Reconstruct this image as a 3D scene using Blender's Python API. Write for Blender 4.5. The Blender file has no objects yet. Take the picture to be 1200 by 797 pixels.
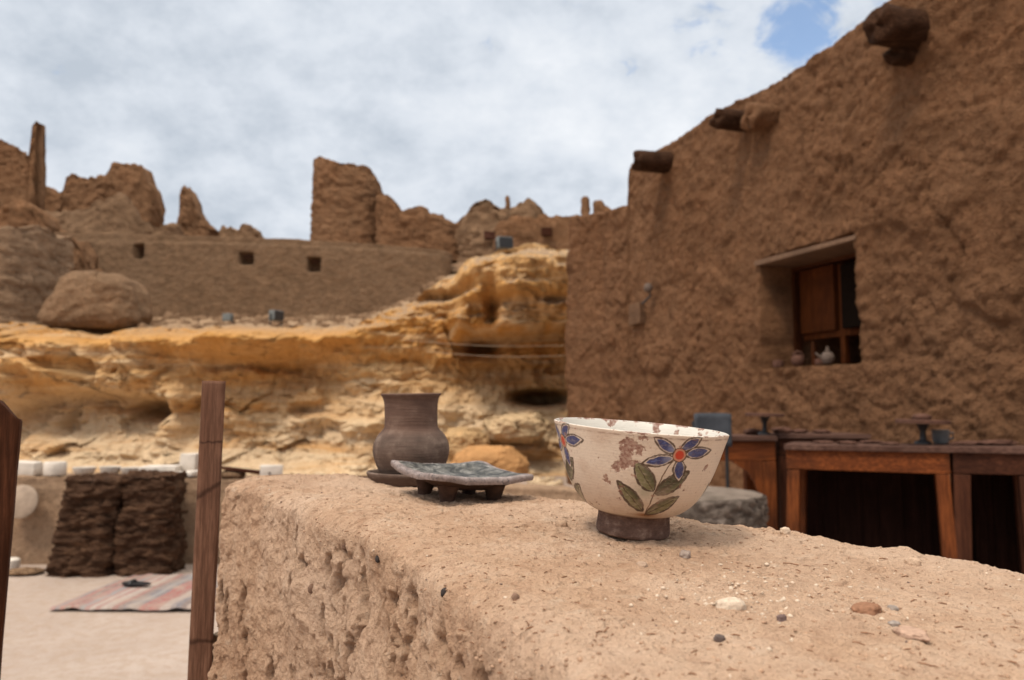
import bpy, bmesh, math, random
import numpy as np
from mathutils import Vector, Matrix, Euler

scene = bpy.context.scene
COL = scene.collection
R = math.radians

# ------------------------------------------------------------------ camera, sky, sun, exposure
LENS, SENSOR = 28.0, 36.0
F = 1200 * LENS / SENSOR            # focal length in photo pixels
HORIZON = 480.0
CAM_Z = 1.0
PITCH = math.atan((HORIZON - 398.5) / F)

cam_d = bpy.data.cameras.new('camera')
cam_d.lens = LENS; cam_d.sensor_width = SENSOR; cam_d.sensor_fit = 'HORIZONTAL'
cam_d.clip_start = 0.02; cam_d.clip_end = 5000
cam_d.dof.use_dof = True; cam_d.dof.focus_distance = 0.64; cam_d.dof.aperture_fstop = 9.5
cam_d.dof.aperture_blades = 0
cam = bpy.data.objects.new('camera', cam_d); COL.objects.link(cam)
cam.location = (0, 0, CAM_Z); cam.rotation_euler = (R(90) + PITCH, 0, 0)
scene.camera = cam

SUN_DIR = Vector((-0.30, -0.42, 0.86)).normalized()     # towards the sun
sun_elev = math.asin(SUN_DIR.z); sun_rot = math.atan2(SUN_DIR.x, SUN_DIR.y)

scene.view_settings.view_transform = 'Standard'
scene.view_settings.look = 'None'
scene.view_settings.gamma = 1.0
scene.view_settings.exposure = 0.42
scene.cycles.use_denoising = True
scene.cycles.max_bounces = 6
scene.cycles.diffuse_bounces = 4
scene.cycles.caustics_reflective = False
scene.cycles.caustics_refractive = False

def pix_dir(px, py):
    x = (px - 600) / F; u = (398.5 - py) / F
    c, s = math.cos(PITCH), math.sin(PITCH)
    return Vector((x, c - u * s, s + u * c))

def P(px, py, Y):
    """world point seen at photo pixel (px,py) whose distance along +Y is Y"""
    d = pix_dir(px, py)
    t = Y / d.y
    return Vector((d.x * t, Y, CAM_Z + d.z * t))

world = bpy.data.worlds.new('World'); scene.world = world
world.use_nodes = True
nt = world.node_tree; nt.nodes.clear()
N = nt.nodes.new; L = nt.links.new
def mathn(op, a=None, b=None, c=None, clamp=False):
    n = N('ShaderNodeMath'); n.operation = op; n.use_clamp = clamp
    for i, v in enumerate((a, b, c)):
        if v is None: continue
        if isinstance(v, (int, float)): n.inputs[i].default_value = v
        else: L(v, n.inputs[i])
    return n.outputs[0]
tc = N('ShaderNodeTexCoord')
nrm = N('ShaderNodeVectorMath'); nrm.operation = 'NORMALIZE'; L(tc.outputs['Generated'], nrm.inputs[0])
D = nrm.outputs[0]
sep = N('ShaderNodeSeparateXYZ'); L(D, sep.inputs[0])
zc = mathn('MAXIMUM', sep.outputs[2], 0.0)
inv = mathn('DIVIDE', 1.0, mathn('ADD', zc, 0.45))
comb = N('ShaderNodeCombineXYZ'); L(mathn('MULTIPLY', sep.outputs[0], inv), comb.inputs[0]); L(mathn('MULTIPLY', sep.outputs[1], inv), comb.inputs[1])
def wnoise(scale, detail, rough, off=(0, 0, 0), dist=0.0):
    mp = N('ShaderNodeMapping'); mp.inputs['Location'].default_value = off; L(comb.outputs[0], mp.inputs[0])
    n = N('ShaderNodeTexNoise'); n.inputs['Scale'].default_value = scale; n.inputs['Detail'].default_value = detail
    n.inputs['Roughness'].default_value = rough; n.inputs['Distortion'].default_value = dist
    L(mp.outputs[0], n.inputs['Vector']); return n.outputs['Fac']
big = wnoise(1.5, 3, 0.5, (3.1, 1.7, 0))
med = wnoise(3.9, 7, 0.58, (7.3, 2.2, 0), 0.15)
fine = wnoise(10.5, 8, 0.62, (1.1, 9.2, 0), 0.1)
def dirdot(px, py):
    v = pix_dir(px, py).normalized()
    d = N('ShaderNodeVectorMath'); d.operation = 'DOT_PRODUCT'; L(D, d.inputs[0]); d.inputs[1].default_value = v
    return d.outputs['Value']
def lobe(px, py, deg):
    """1 towards the direction, 0 beyond deg degrees"""
    n = N('ShaderNodeMapRange'); n.interpolation_type = 'SMOOTHSTEP'
    L(dirdot(px, py), n.inputs[0]); n.inputs[1].default_value = math.cos(R(deg)); n.inputs[2].default_value = 1.0
    return n.outputs[0]
# cloud brightness
bright = mathn('ADD', mathn('MULTIPLY', big, 0.35), mathn('ADD', mathn('MULTIPLY', med, 0.95), mathn('MULTIPLY', fine, 0.75)))
bright = mathn('ADD', bright, mathn('MULTIPLY', lobe(880, 60, 22), 0.10))
bright = mathn('ADD', bright, mathn('MULTIPLY', lobe(560, 150, 16), 0.05))
bright = mathn('SUBTRACT', bright, mathn('MULTIPLY', lobe(60, 60, 24), 0.05))
bright = mathn('MULTIPLY', bright, 0.5)
cr = N('ShaderNodeValToRGB'); L(bright, cr.inputs[0])
e = cr.color_ramp.elements
e[0].position = 0.40; e[0].color = (0.40, 0.445, 0.505, 1)
e[1].position = 0.70; e[1].color = (0.69, 0.71, 0.74, 1)
m1 = e.new(0.53); m1.color = (0.545, 0.582, 0.635, 1)
# an overcast sky is brighter overhead and round the hidden sun than near the horizon
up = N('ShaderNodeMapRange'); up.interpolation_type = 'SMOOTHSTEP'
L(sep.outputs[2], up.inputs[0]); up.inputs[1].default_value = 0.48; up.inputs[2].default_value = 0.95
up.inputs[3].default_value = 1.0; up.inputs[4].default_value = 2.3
sd = N('ShaderNodeVectorMath'); sd.operation = 'DOT_PRODUCT'; L(D, sd.inputs[0]); sd.inputs[1].default_value = SUN_DIR
glow = N('ShaderNodeMapRange'); glow.interpolation_type = 'SMOOTHSTEP'; L(sd.outputs['Value'], glow.inputs[0])
glow.inputs[1].default_value = 0.45; glow.inputs[2].default_value = 1.0; glow.inputs[3].default_value = 0.0; glow.inputs[4].default_value = 1.1
warm = N('ShaderNodeMix'); warm.data_type = 'RGBA'; warm.blend_type = 'MULTIPLY'     # unseen overhead cloud, tinted warm to warm the light on the scene
L(mathn('MULTIPLY', mathn('SUBTRACT', up.outputs[0], 1.0), 1.1, clamp=True), warm.inputs[0]); L(cr.outputs[0], warm.inputs[6]); warm.inputs[7].default_value = (1.06, 0.95, 0.80, 1)
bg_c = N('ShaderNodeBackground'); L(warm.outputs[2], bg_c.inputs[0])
# unseen low sky behind the camera, darkened to cut fill and deepen contrast
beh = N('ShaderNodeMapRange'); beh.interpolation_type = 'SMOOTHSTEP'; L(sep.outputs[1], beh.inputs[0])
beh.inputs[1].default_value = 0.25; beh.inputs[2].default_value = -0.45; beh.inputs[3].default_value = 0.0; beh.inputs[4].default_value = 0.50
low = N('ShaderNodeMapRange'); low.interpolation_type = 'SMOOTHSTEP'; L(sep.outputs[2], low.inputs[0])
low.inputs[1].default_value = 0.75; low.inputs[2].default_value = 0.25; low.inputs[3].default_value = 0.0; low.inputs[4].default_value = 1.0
fill_cut = mathn('SUBTRACT', 1.0, mathn('MULTIPLY', beh.outputs[0], low.outputs[0]))
L(mathn('MULTIPLY', mathn('ADD', up.outputs[0], glow.outputs[0]), fill_cut), bg_c.inputs[1])
sky = N('ShaderNodeTexSky'); sky.sky_type = 'NISHITA'; sky.sun_disc = False; sky.ozone_density = 0.3; sky.dust_density = 0.4
sky.sun_elevation = sun_elev; sky.sun_rotation = sun_rot
bg_s = N('ShaderNodeBackground'); L(sky.outputs[0], bg_s.inputs[0]); bg_s.inputs[1].default_value = 0.15
# gaps of blue
wisp = wnoise(17.0, 9, 0.68, (4.1, 3.2, 0), 0.6)
gapn = mathn('ADD', mathn('MULTIPLY', med, 0.25), mathn('ADD', mathn('MULTIPLY', fine, 0.30), mathn('MULTIPLY', wisp, 0.45)))
thr = mathn('ADD', mathn('ADD', mathn('MULTIPLY', lobe(938, 30, 3.4), 0.125), mathn('MULTIPLY', lobe(915, 50, 12), 0.075)), 0.335)
gp = N('ShaderNodeMapRange'); gp.interpolation_type = 'SMOOTHSTEP'
L(mathn('SUBTRACT', gapn, thr), gp.inputs[0]); gp.inputs[1].default_value = -0.07; gp.inputs[2].default_value = 0.07; gp.inputs[3].default_value = 0.10
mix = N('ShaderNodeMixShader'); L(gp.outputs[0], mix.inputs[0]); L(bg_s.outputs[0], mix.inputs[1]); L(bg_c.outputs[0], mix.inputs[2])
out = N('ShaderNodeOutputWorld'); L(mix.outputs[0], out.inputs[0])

sun_l = bpy.data.lights.new('sun', 'SUN'); sun_l.energy = 1.5; sun_l.angle = R(10); sun_l.color = (1.0, 0.85, 0.68)
sun = bpy.data.objects.new('sun', sun_l); COL.objects.link(sun)
sun.rotation_euler = (-SUN_DIR).to_track_quat('-Z', 'Y').to_euler(); sun.location = (-20, -15, 40)

# ------------------------------------------------------------------ numpy noise
def _hash(ix, iy, iz, seed):
    h = (ix.astype(np.int64) * 374761393 + iy.astype(np.int64) * 668265263 + iz.astype(np.int64) * 2147483647 + seed * 974634777) & 0xFFFFFFFF
    h = ((h ^ (h >> 13)) * 1274126177) & 0xFFFFFFFF
    h = ((h ^ (h >> 16)) * 2246822519) & 0xFFFFFFFF
    return (h ^ (h >> 15)) & 0xFFFFFFFF

def perlin(p, seed=0):
    p = np.asarray(p, dtype=np.float64)
    i = np.floor(p).astype(np.int64); f = p - i
    w = f * f * f * (f * (f * 6 - 15) + 10)
    res = np.zeros(len(p))
    for dx in (0, 1):
        wx = w[:, 0] if dx else 1 - w[:, 0]
        for dy in (0, 1):
            wy = w[:, 1] if dy else 1 - w[:, 1]
            for dz in (0, 1):
                wz = w[:, 2] if dz else 1 - w[:, 2]
                h = _hash(i[:, 0] + dx, i[:, 1] + dy, i[:, 2] + dz, seed)
                gx = (h & 1023) / 511.5 - 1; gy = ((h >> 10) & 1023) / 511.5 - 1; gz = ((h >> 20) & 1023) / 511.5 - 1
                res += wx * wy * wz * (gx * (f[:, 0] - dx) + gy * (f[:, 1] - dy) + gz * (f[:, 2] - dz))
    return res * 1.2

def fbm(p, octaves=4, seed=0, gain=0.5, ridged=False):
    p = np.asarray(p, dtype=np.float64); a = 1.0; s = np.zeros(len(p)); t = 0
    for o in range(octaves):
        n = perlin(p, seed + o * 17)
        if ridged: n = 1 - 2 * np.abs(n)
        s += a * n; t += a; a *= gain; p = p * 2.03 + 11.7
    return s / t

def worley(p, seed=0):
    """F1, F2 and cell id"""
    p = np.asarray(p, dtype=np.float64)
    i = np.floor(p).astype(np.int64)
    f1 = np.full(len(p), 9.0); f2 = np.full(len(p), 9.0); cid = np.zeros(len(p))
    for dx in (-1, 0, 1):
        for dy in (-1, 0, 1):
            for dz in (-1, 0, 1):
                c = i + (dx, dy, dz)
                h = _hash(c[:, 0], c[:, 1], c[:, 2], seed)
                q = c + np.stack([(h & 1023) / 1023., ((h >> 10) & 1023) / 1023., ((h >> 20) & 1023) / 1023.], 1)
                d = np.linalg.norm(q - p, axis=1)
                nearer = d < f1
                f2 = np.where(nearer, f1, np.minimum(f2, d)); cid = np.where(nearer, (h & 65535) / 65535., cid); f1 = np.where(nearer, d, f1)
    return f1, f2, cid

def facets(p, seed=0, jump=0.5, tilt=1.0):
    """broken rock: every cell is a tilted plane with its own offset"""
    p = np.asarray(p, dtype=np.float64); i = np.floor(p).astype(np.int64)
    f1 = np.full(len(p), 9.0); val = np.zeros(len(p))
    for dx in (-1, 0, 1):
        for dy in (-1, 0, 1):
            for dz in (-1, 0, 1):
                c = i + (dx, dy, dz); h = _hash(c[:, 0], c[:, 1], c[:, 2], seed)
                v = p - c - np.stack([(h & 1023) / 1023., ((h >> 10) & 1023) / 1023., ((h >> 20) & 1023) / 1023.], 1)
                d = np.linalg.norm(v, axis=1); h2 = _hash(c[:, 0], c[:, 1], c[:, 2], seed + 99)
                t = jump * ((h2 & 255) / 127.5 - 1) + tilt * (v[:, 0] * (((h2 >> 8) & 255) / 127.5 - 1) + v[:, 1] * (((h2 >> 16) & 255) / 127.5 - 1) + v[:, 2] * (((h2 >> 24) & 255) / 127.5 - 1))
                near = d < f1; f1 = np.where(near, d, f1); val = np.where(near, t, val)
    return val

def sstep(a, b, x):
    t = np.clip((np.asarray(x, dtype=float) - a) / (b - a), 0, 1); return t * t * (3 - 2 * t)

# ------------------------------------------------------------------ mesh helpers
def new_mesh(name, V, faces, mat=None, smooth=True):
    """faces: (n,4) or (n,3) array, or a list of lists"""
    me = bpy.data.meshes.new(name)
    V = np.asarray(V, dtype=np.float32)
    if isinstance(faces, np.ndarray):
        k = faces.shape[1]
        me.vertices.add(len(V)); me.vertices.foreach_set('co', V.ravel())
        me.loops.add(faces.size); me.loops.foreach_set('vertex_index', faces.astype(np.int32).ravel())
        me.polygons.add(len(faces))
        me.polygons.foreach_set('loop_start', np.arange(0, faces.size, k, dtype=np.int32))
        me.polygons.foreach_set('loop_total', np.full(len(faces), k, dtype=np.int32))
    else:
        me.from_pydata([tuple(map(float, v)) for v in V], [], faces)
    me.update(calc_edges=True); me.validate()
    if smooth: me.polygons.foreach_set('use_smooth', np.ones(len(me.polygons), dtype=bool))
    if mat:
        for m in (mat if isinstance(mat, (list, tuple)) else [mat]): me.materials.append(m)
    return me

def link(name, me, parent=None, loc=None, rot=None):
    o = bpy.data.objects.new(name, me); COL.objects.link(o)
    if parent is not None: o.parent = parent
    if loc is not None: o.location = loc
    if rot is not None: o.rotation_euler = rot
    return o

def tag(o, label=None, cat=None, group=None, kind=None):
    if label: o['label'] = label
    if cat: o['category'] = cat
    if group: o['group'] = group
    if kind: o['kind'] = kind
    return o

def thing(name, label, cat, loc=(0, 0, 0), rot=(0, 0, 0), group=None):
    o = link(name, None, None, loc, rot); o.empty_display_size = 0.05
    return tag(o, label, cat, group)

def grid_faces(n, m, wrap_u=False, wrap_v=False):
    a = np.arange(n if wrap_u else n - 1); b = np.arange(m if wrap_v else m - 1)
    A, B = np.meshgrid(a, b, indexing='ij'); A = A.ravel(); B = B.ravel()
    A2 = (A + 1) % n; B2 = (B + 1) % m
    return np.stack([A * m + B, A2 * m + B, A2 * m + B2, A * m + B2], 1)

def grid_normals(G):
    du = np.gradient(G, axis=0); dv = np.gradient(G, axis=1)
    n = np.cross(du, dv); l = np.linalg.norm(n, axis=2, keepdims=True)
    return n / np.maximum(l, 1e-9)

def smooth_arr(a, it=1):
    a = a.copy()
    for _ in range(it):
        a[1:-1] = (a[:-2] + 2 * a[1:-1] + a[2:]) / 4
    return a

def sweep_wall(path, top, base, thick, res, disp=None, batter=0.0, vexag=None, end_r=None, back_drop=None, dis_extra=None):
    """a solid wall along a plan path: front face, top and back face in one grid, rounded ends.
    path (k,2); top, base: list of (fraction, z); returns V, faces.  The front is on the right of the path direction."""
    path = np.asarray(path, float)
    seg = np.r_[0, np.cumsum(np.linalg.norm(np.diff(path, axis=0), axis=1))]; Ltot = seg[-1]
    n = max(8, int(Ltot / res) + 1)
    s = np.linspace(0, Ltot, n)
    p = np.stack([np.interp(s, seg, path[:, 0]), np.interp(s, seg, path[:, 1])], 1)
    k = max(1, int(0.15 / res))
    for _ in range(k * 2):
        p[1:-1] = (p[:-2] + 2 * p[1:-1] + p[2:]) / 4
    t = np.gradient(p, axis=0); t /= np.linalg.norm(t, axis=1, keepdims=True)
    nr = np.stack([t[:, 1], -t[:, 0]], 1)
    fr = s / Ltot
    top = np.asarray(top, float); base = np.asarray(base, float)
    zt = np.interp(fr, top[:, 0], top[:, 1]); zb = np.interp(fr, base[:, 0], base[:, 1])
    er = thick * 0.5 if end_r is None else end_r
    dend = np.minimum(s, Ltot - s)
    th = thick * np.sqrt(np.clip(1 - (1 - np.clip(dend / er, 0, 1)) ** 2, 0.0, 1))
    H = float((zt - zb).max())
    nz = max(4, int(H / res)); ntp = max(3, int(thick / res))
    rows = []
    q = np.linspace(0, 1, nz + 1)
    for v in q: rows.append((0.5, v))
    for v in np.linspace(0.5, -0.5, ntp + 1)[1:-1]: rows.append((v, 1.0))
    for v in q[::-1]: rows.append((-0.5, v))
    G = np.zeros((n, len(rows), 3))
    for j, (o, v) in enumerate(rows):
        bt = batter * (1 - v) * (zt - zb) * np.sign(o) * (th / max(thick, 1e-6))
        rnd = 1.0
        if abs(o) == 0.5 and v > 0.93: rnd = 0.93
        off = o * th * rnd + bt
        G[:, j, 0] = p[:, 0] + nr[:, 0] * off; G[:, j, 1] = p[:, 1] + nr[:, 1] * off
        G[:, j, 2] = zb + (zt - zb) * v
    if disp is not None:
        Nn = grid_normals(G)
        d = disp(G.reshape(-1, 3)).reshape(G.shape[0], G.shape[1])
        G = G - Nn * d[..., None] if False else G + Nn * d[..., None] * NORMAL_SIGN
    return G

NORMAL_SIGN = 1.0

def sweep_obj(name, mat, label=None, cat=None, parent=None, group=None, **kw):
    G = sweep_wall(**kw)
    o = link(name, new_mesh(name, G.reshape(-1, 3), grid_faces(G.shape[0], G.shape[1])[:, ::-1], mat), parent)
    if label: tag(o, label, cat, group)
    return o

class MB:
    """collects bevelled boxes, tubes and lathes into one mesh"""
    def __init__(self): self.V = []; self.Fc = []; self.n = 0; self.mi = []
    def add(self, V, Fc, mi=0):
        self.V.extend([tuple(v) for v in V]); self.Fc.extend([[i + self.n for i in f] for f in Fc]); self.mi.extend([mi] * len(Fc)); self.n += len(V)
        return self
    def box(self, c, s, bev=0.003, rot=None, taper=None, wob=0.0, mi=0):
        bm = bmesh.new(); bmesh.ops.create_cube(bm, size=1.0)
        for v in bm.verts:
            v.co.x *= s[0]; v.co.y *= s[1]; v.co.z *= s[2]
        if wob:
            for v in bm.verts: v.co += Vector((random.uniform(-wob, wob), random.uniform(-wob, wob), random.uniform(-wob, wob)))
        if taper:
            for v in bm.verts:
                if v.co.z < 0: v.co.x *= taper; v.co.y *= taper
        if bev: bmesh.ops.bevel(bm, geom=bm.edges[:], offset=min(bev, min(s) * 0.3), segments=2, affect='EDGES', profile=0.6)
        M = Matrix.Translation(c) @ (Euler(rot).to_matrix().to_4x4() if rot else Matrix())
        bm.verts.index_update()
        V = [M @ v.co for v in bm.verts]; Fc = [[v.index for v in f.verts] for f in bm.faces]; bm.free()
        return self.add(V, Fc, mi)
    def lathe(self, prof, seg=48, c=(0, 0, 0), close=False, mi=0):
        V = []; Fc = []; m = len(prof)
        for k in range(seg):
            a = 2 * math.pi * k / seg
            for r, z in prof: V.append((c[0] + r * math.cos(a), c[1] + r * math.sin(a), c[2] + z))
        for k in range(seg):
            k2 = (k + 1) % seg
            for j in range(m - 1): Fc.append([k * m + j, k2 * m + j, k2 * m + j + 1, k * m + j + 1])
        return self.add(V, Fc, mi)
    def tube(self, pts, r, seg=8, cap=True, mi=0):
        pts = [Vector(p) for p in pts]; V = []; Fc = []; n = len(pts)
        rr = r if isinstance(r, (list, tuple)) else [r] * n
        for i, p in enumerate(pts):
            t = (pts[min(i + 1, n - 1)] - pts[max(i - 1, 0)]).normalized()
            a = t.orthogonal().normalized() if abs(t.z) > 0.95 else t.cross(Vector((0, 0, 1))).normalized()
            b = t.cross(a)
            for k in range(seg):
                an = 2 * math.pi * k / seg
                V.append(p + (a * math.cos(an) + b * math.sin(an)) * rr[i])
        for i in range(n - 1):
            for k in range(seg):
                k2 = (k + 1) % seg
                Fc.append([i * seg + k, i * seg + k2, (i + 1) * seg + k2, (i + 1) * seg + k])
        if cap: Fc.append(list(range(seg))[::-1]); Fc.append([(n - 1) * seg + k for k in range(seg)])
        return self.add(V, Fc, mi)
    def build(self, name, mat, parent=None, smooth=False, loc=None, rot=None, disp=None, fix=True):
        me = new_mesh(name, self.V, self.Fc, mat, smooth=False)
        me.polygons.foreach_set('material_index', np.array(self.mi, dtype=np.int32))
        bm = bmesh.new(); bm.from_mesh(me)
        if fix: bmesh.ops.recalc_face_normals(bm, faces=bm.faces[:])
        bm.to_mesh(me); bm.free()
        if smooth:
            me.polygons.foreach_set('use_smooth', np.ones(len(me.polygons), dtype=bool))
            me.set_sharp_from_angle(angle=R(50))
        return link(name, me, parent, loc, rot)

def lump(name, mat, size, seed, sub=4, rough=0.2, freq=1.6, flat=None, square=0.0, facet=0.0, parent=None, loc=(0, 0, 0), rot=(0, 0, 0), octv=4):
    """a stone: subdivided sphere pushed about by noise; square>0 pulls it towards a block"""
    bm = bmesh.new(); bmesh.ops.create_icosphere(bm, subdivisions=sub, radius=1.0)
    V = np.array([v.co[:] for v in bm.verts]); bm.verts.index_update()
    Fc = np.array([[v.index for v in f.verts] for f in bm.faces]); bm.free()
    if square:
        k = 1.0 / np.power((np.abs(V) ** (2 + 8 * square)).sum(1), 1 / (2 + 8 * square)); V = V * k[:, None]
    n = fbm(V * freq + seed * 7.13, octv, seed)
    if facet: n = n + facet / rough * (facets(V * 1.7 + seed, seed) + 0.4 * facets(V * 4 + seed, seed + 1))
    V = V * (1 + rough * n)[:, None] * np.asarray(size)
    if flat is not None: V[:, 2] = np.maximum(V[:, 2], flat)
    return link(name, new_mesh(name, V, Fc, mat), parent, loc, rot)

# ------------------------------------------------------------------ materials
class Mat:
    def __init__(self, name, rough=0.9, spec=0.25):
        self.m = bpy.data.materials.new(name); self.m.use_nodes = True
        self.t = self.m.node_tree; self.b = self.t.nodes['Principled BSDF']
        self.b.inputs['Roughness'].default_value = rough; self.b.inputs['Specular IOR Level'].default_value = spec
        self.pos = self.n('ShaderNodeNewGeometry').outputs['Position']
        self.objc = self.n('ShaderNodeTexCoord').outputs['Object']
    def n(self, t): return self.t.nodes.new(t)
    def l(self, a, b): self.t.links.new(a, b)
    def mapped(self, scale=(1, 1, 1), src=None, loc=(0, 0, 0), rot=(0, 0, 0)):
        mp = self.n('ShaderNodeMapping'); mp.inputs['Scale'].default_value = scale; mp.inputs['Location'].default_value = loc; mp.inputs['Rotation'].default_value = rot
        self.l(src or self.pos, mp.inputs[0]); return mp.outputs[0]
    def noise(self, scale, detail=5, rough=0.55, vec=None, dist=0.0, col=False):
        n = self.n('ShaderNodeTexNoise'); n.inputs['Scale'].default_value = scale; n.inputs['Detail'].default_value = detail
        n.inputs['Roughness'].default_value = rough; n.inputs['Distortion'].default_value = dist
        self.l(vec if vec is not None else self.pos, n.inputs['Vector']); return n.outputs['Color' if col else 'Fac']
    def vor(self, scale, vec=None, feature='F1', out='Distance', rand=1.0):
        n = self.n('ShaderNodeTexVoronoi'); n.feature = feature; n.inputs['Scale'].default_value = scale; n.inputs['Randomness'].default_value = rand
        self.l(vec if vec is not None else self.pos, n.inputs['Vector']); return n.outputs[out]
    def ramp(self, fac, stops, interp='LINEAR'):
        n = self.n('ShaderNodeValToRGB'); self.l(fac, n.inputs[0]); cr = n.color_ramp; cr.interpolation = interp
        while len(cr.elements) < len(stops): cr.elements.new(0.5)
        for e, (p, c) in zip(cr.elements, stops):
            e.position = p; e.color = (c, c, c, 1) if isinstance(c, (int, float)) else (*c, 1)
        return n.outputs[0]
    def math(self, op, a, b=None, clamp=False):
        n = self.n('ShaderNodeMath'); n.operation = op; n.use_clamp = clamp
        for i, v in enumerate((a, b)):
            if v is None: continue
            if isinstance(v, (int, float)): n.inputs[i].default_value = v
            else: self.l(v, n.inputs[i])
        return n.outputs[0]
    def mix(self, fac, a, b, blend='MIX'):
        n = self.n('ShaderNodeMix'); n.data_type = 'RGBA'; n.blend_type = blend
        for inp, v in ((n.inputs[0], fac), (n.inputs[6], a), (n.inputs[7], b)):
            if isinstance(v, (int, float)): inp.default_value = v
            elif isinstance(v, tuple): inp.default_value = (*v, 1)
            else: self.l(v, inp)
        return n.outputs[2]
    def color(self, c):
        if isinstance(c, tuple): self.b.inputs['Base Color'].default_value = (*c, 1)
        else: self.l(c, self.b.inputs['Base Color'])
        return self
    def bump(self, h, strength=0.5, dist=0.01, prev=None):
        n = self.n('ShaderNodeBump'); n.inputs['Strength'].default_value = strength; n.inputs['Distance'].default_value = dist
        self.l(h, n.inputs['Height'])
        if prev is not None: self.l(prev, n.inputs['Normal'])
        self.l(n.outputs[0], self.b.inputs['Normal']); return n.outputs[0]

def mul(c, k): return tuple(x * k for x in c)

def mud_mat(name, c, scale=1.0, bump=0.02, contrast=1.0, pale=None, straw=True):
    """mud plaster: scale is the size of the lumps in metres"""
    m = Mat(name, 0.95, 0.12)
    big = m.noise(0.55 / scale, 5, 0.6)
    mid = m.noise(3.2 / scale, 7, 0.65)
    fin = m.noise(22 / scale, 6, 0.7)
    a = m.ramp(mid, [(0.30, mul(c, 1 - 0.35 * contrast)), (0.52, c), (0.72, mul(c, 1 + 0.28 * contrast))])
    pl = pale or mul(c, 1.3)
    col = m.mix(m.ramp(big, [(0.42, 0.0), (0.68, 0.55)]), a, pl)
    col = m.mix(m.ramp(fin, [(0.36, 0.55), (0.52, 0.0)]), col, mul(c, 0.55))
    gr = m.noise(75 / scale, 4, 0.75)
    col = m.mix(m.ramp(gr, [(0.32, 0.5), (0.42, 0.0)]), col, mul(c, 0.5)); col = m.mix(m.ramp(gr, [(0.62, 0.0), (0.74, 0.3)]), col, mul(pl, 1.2))
    m.color(col)
    v = m.vor(5.0 / scale, m.mapped((1, 1, 1.4)), 'F1')
    h = m.math('ADD', m.math('MULTIPLY', mid, 1.0), m.math('MULTIPLY', fin, 0.45))
    h = m.math('ADD', h, m.math('MULTIPLY', v, 0.5))
    nb = m.bump(h, 0.9, bump)
    if straw:
        st = m.noise(60 / scale, 5, 0.72, m.mapped((1, 1, 0.55)))
        nb2 = m.bump(st, 0.75, bump * 0.42, nb)
        m.bump(m.vor(38 / scale, m.mapped((1, 1, 1.3)), 'F1'), 0.5, bump * 0.30, nb2)
    return m.m

def wood_mat(name, c1, c2, axis='Z', scale=14.0, rough=0.62, src='pos', dirt=None, bump=0.0015, spec=0.3, knots=()):
    m = Mat(name, rough, spec)
    st = {'X': (0.06, 1, 1), 'Y': (1, 0.06, 1), 'Z': (1, 1, 0.06)}[axis]
    vec = m.mapped(st, m.pos if src == 'pos' else m.objc)
    g = m.noise(scale * 3, 8, 0.65, vec, 0.6)
    g2 = m.noise(scale * 12, 4, 0.7, vec)
    col = m.ramp(g, [(0.30, c1), (0.62, c2)])
    col = m.mix(m.ramp(g2, [(0.42, 0.6), (0.6, 0.0)]), col, mul(c1, 0.45))
    blot = m.noise(scale * 0.5, 5, 0.6)
    col = m.mix(m.ramp(blot, [(0.46, 0.0), (0.68, 0.6)]), col, dirt or mul(c1, 0.55))
    if knots:
        sp = m.n('ShaderNodeSeparateXYZ'); m.l(m.pos, sp.inputs[0])
        for (zk, sl, wd) in knots:
            dd = m.math('ABSOLUTE', m.math('SUBTRACT', m.math('ADD', sp.outputs[2], m.math('ADD', m.math('MULTIPLY', sp.outputs[0], sl), m.math('MULTIPLY', m.noise(60, 3, 0.6), 0.012))), zk))
            col = m.mix(m.ramp(m.math('DIVIDE', dd, wd), [(0.2, 0.75), (1.0, 0.0)]), col, mul(c1, 0.28))
    m.color(col)
    m.bump(m.math('ADD', g, g2), 0.7, bump)
    return m.m

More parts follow.
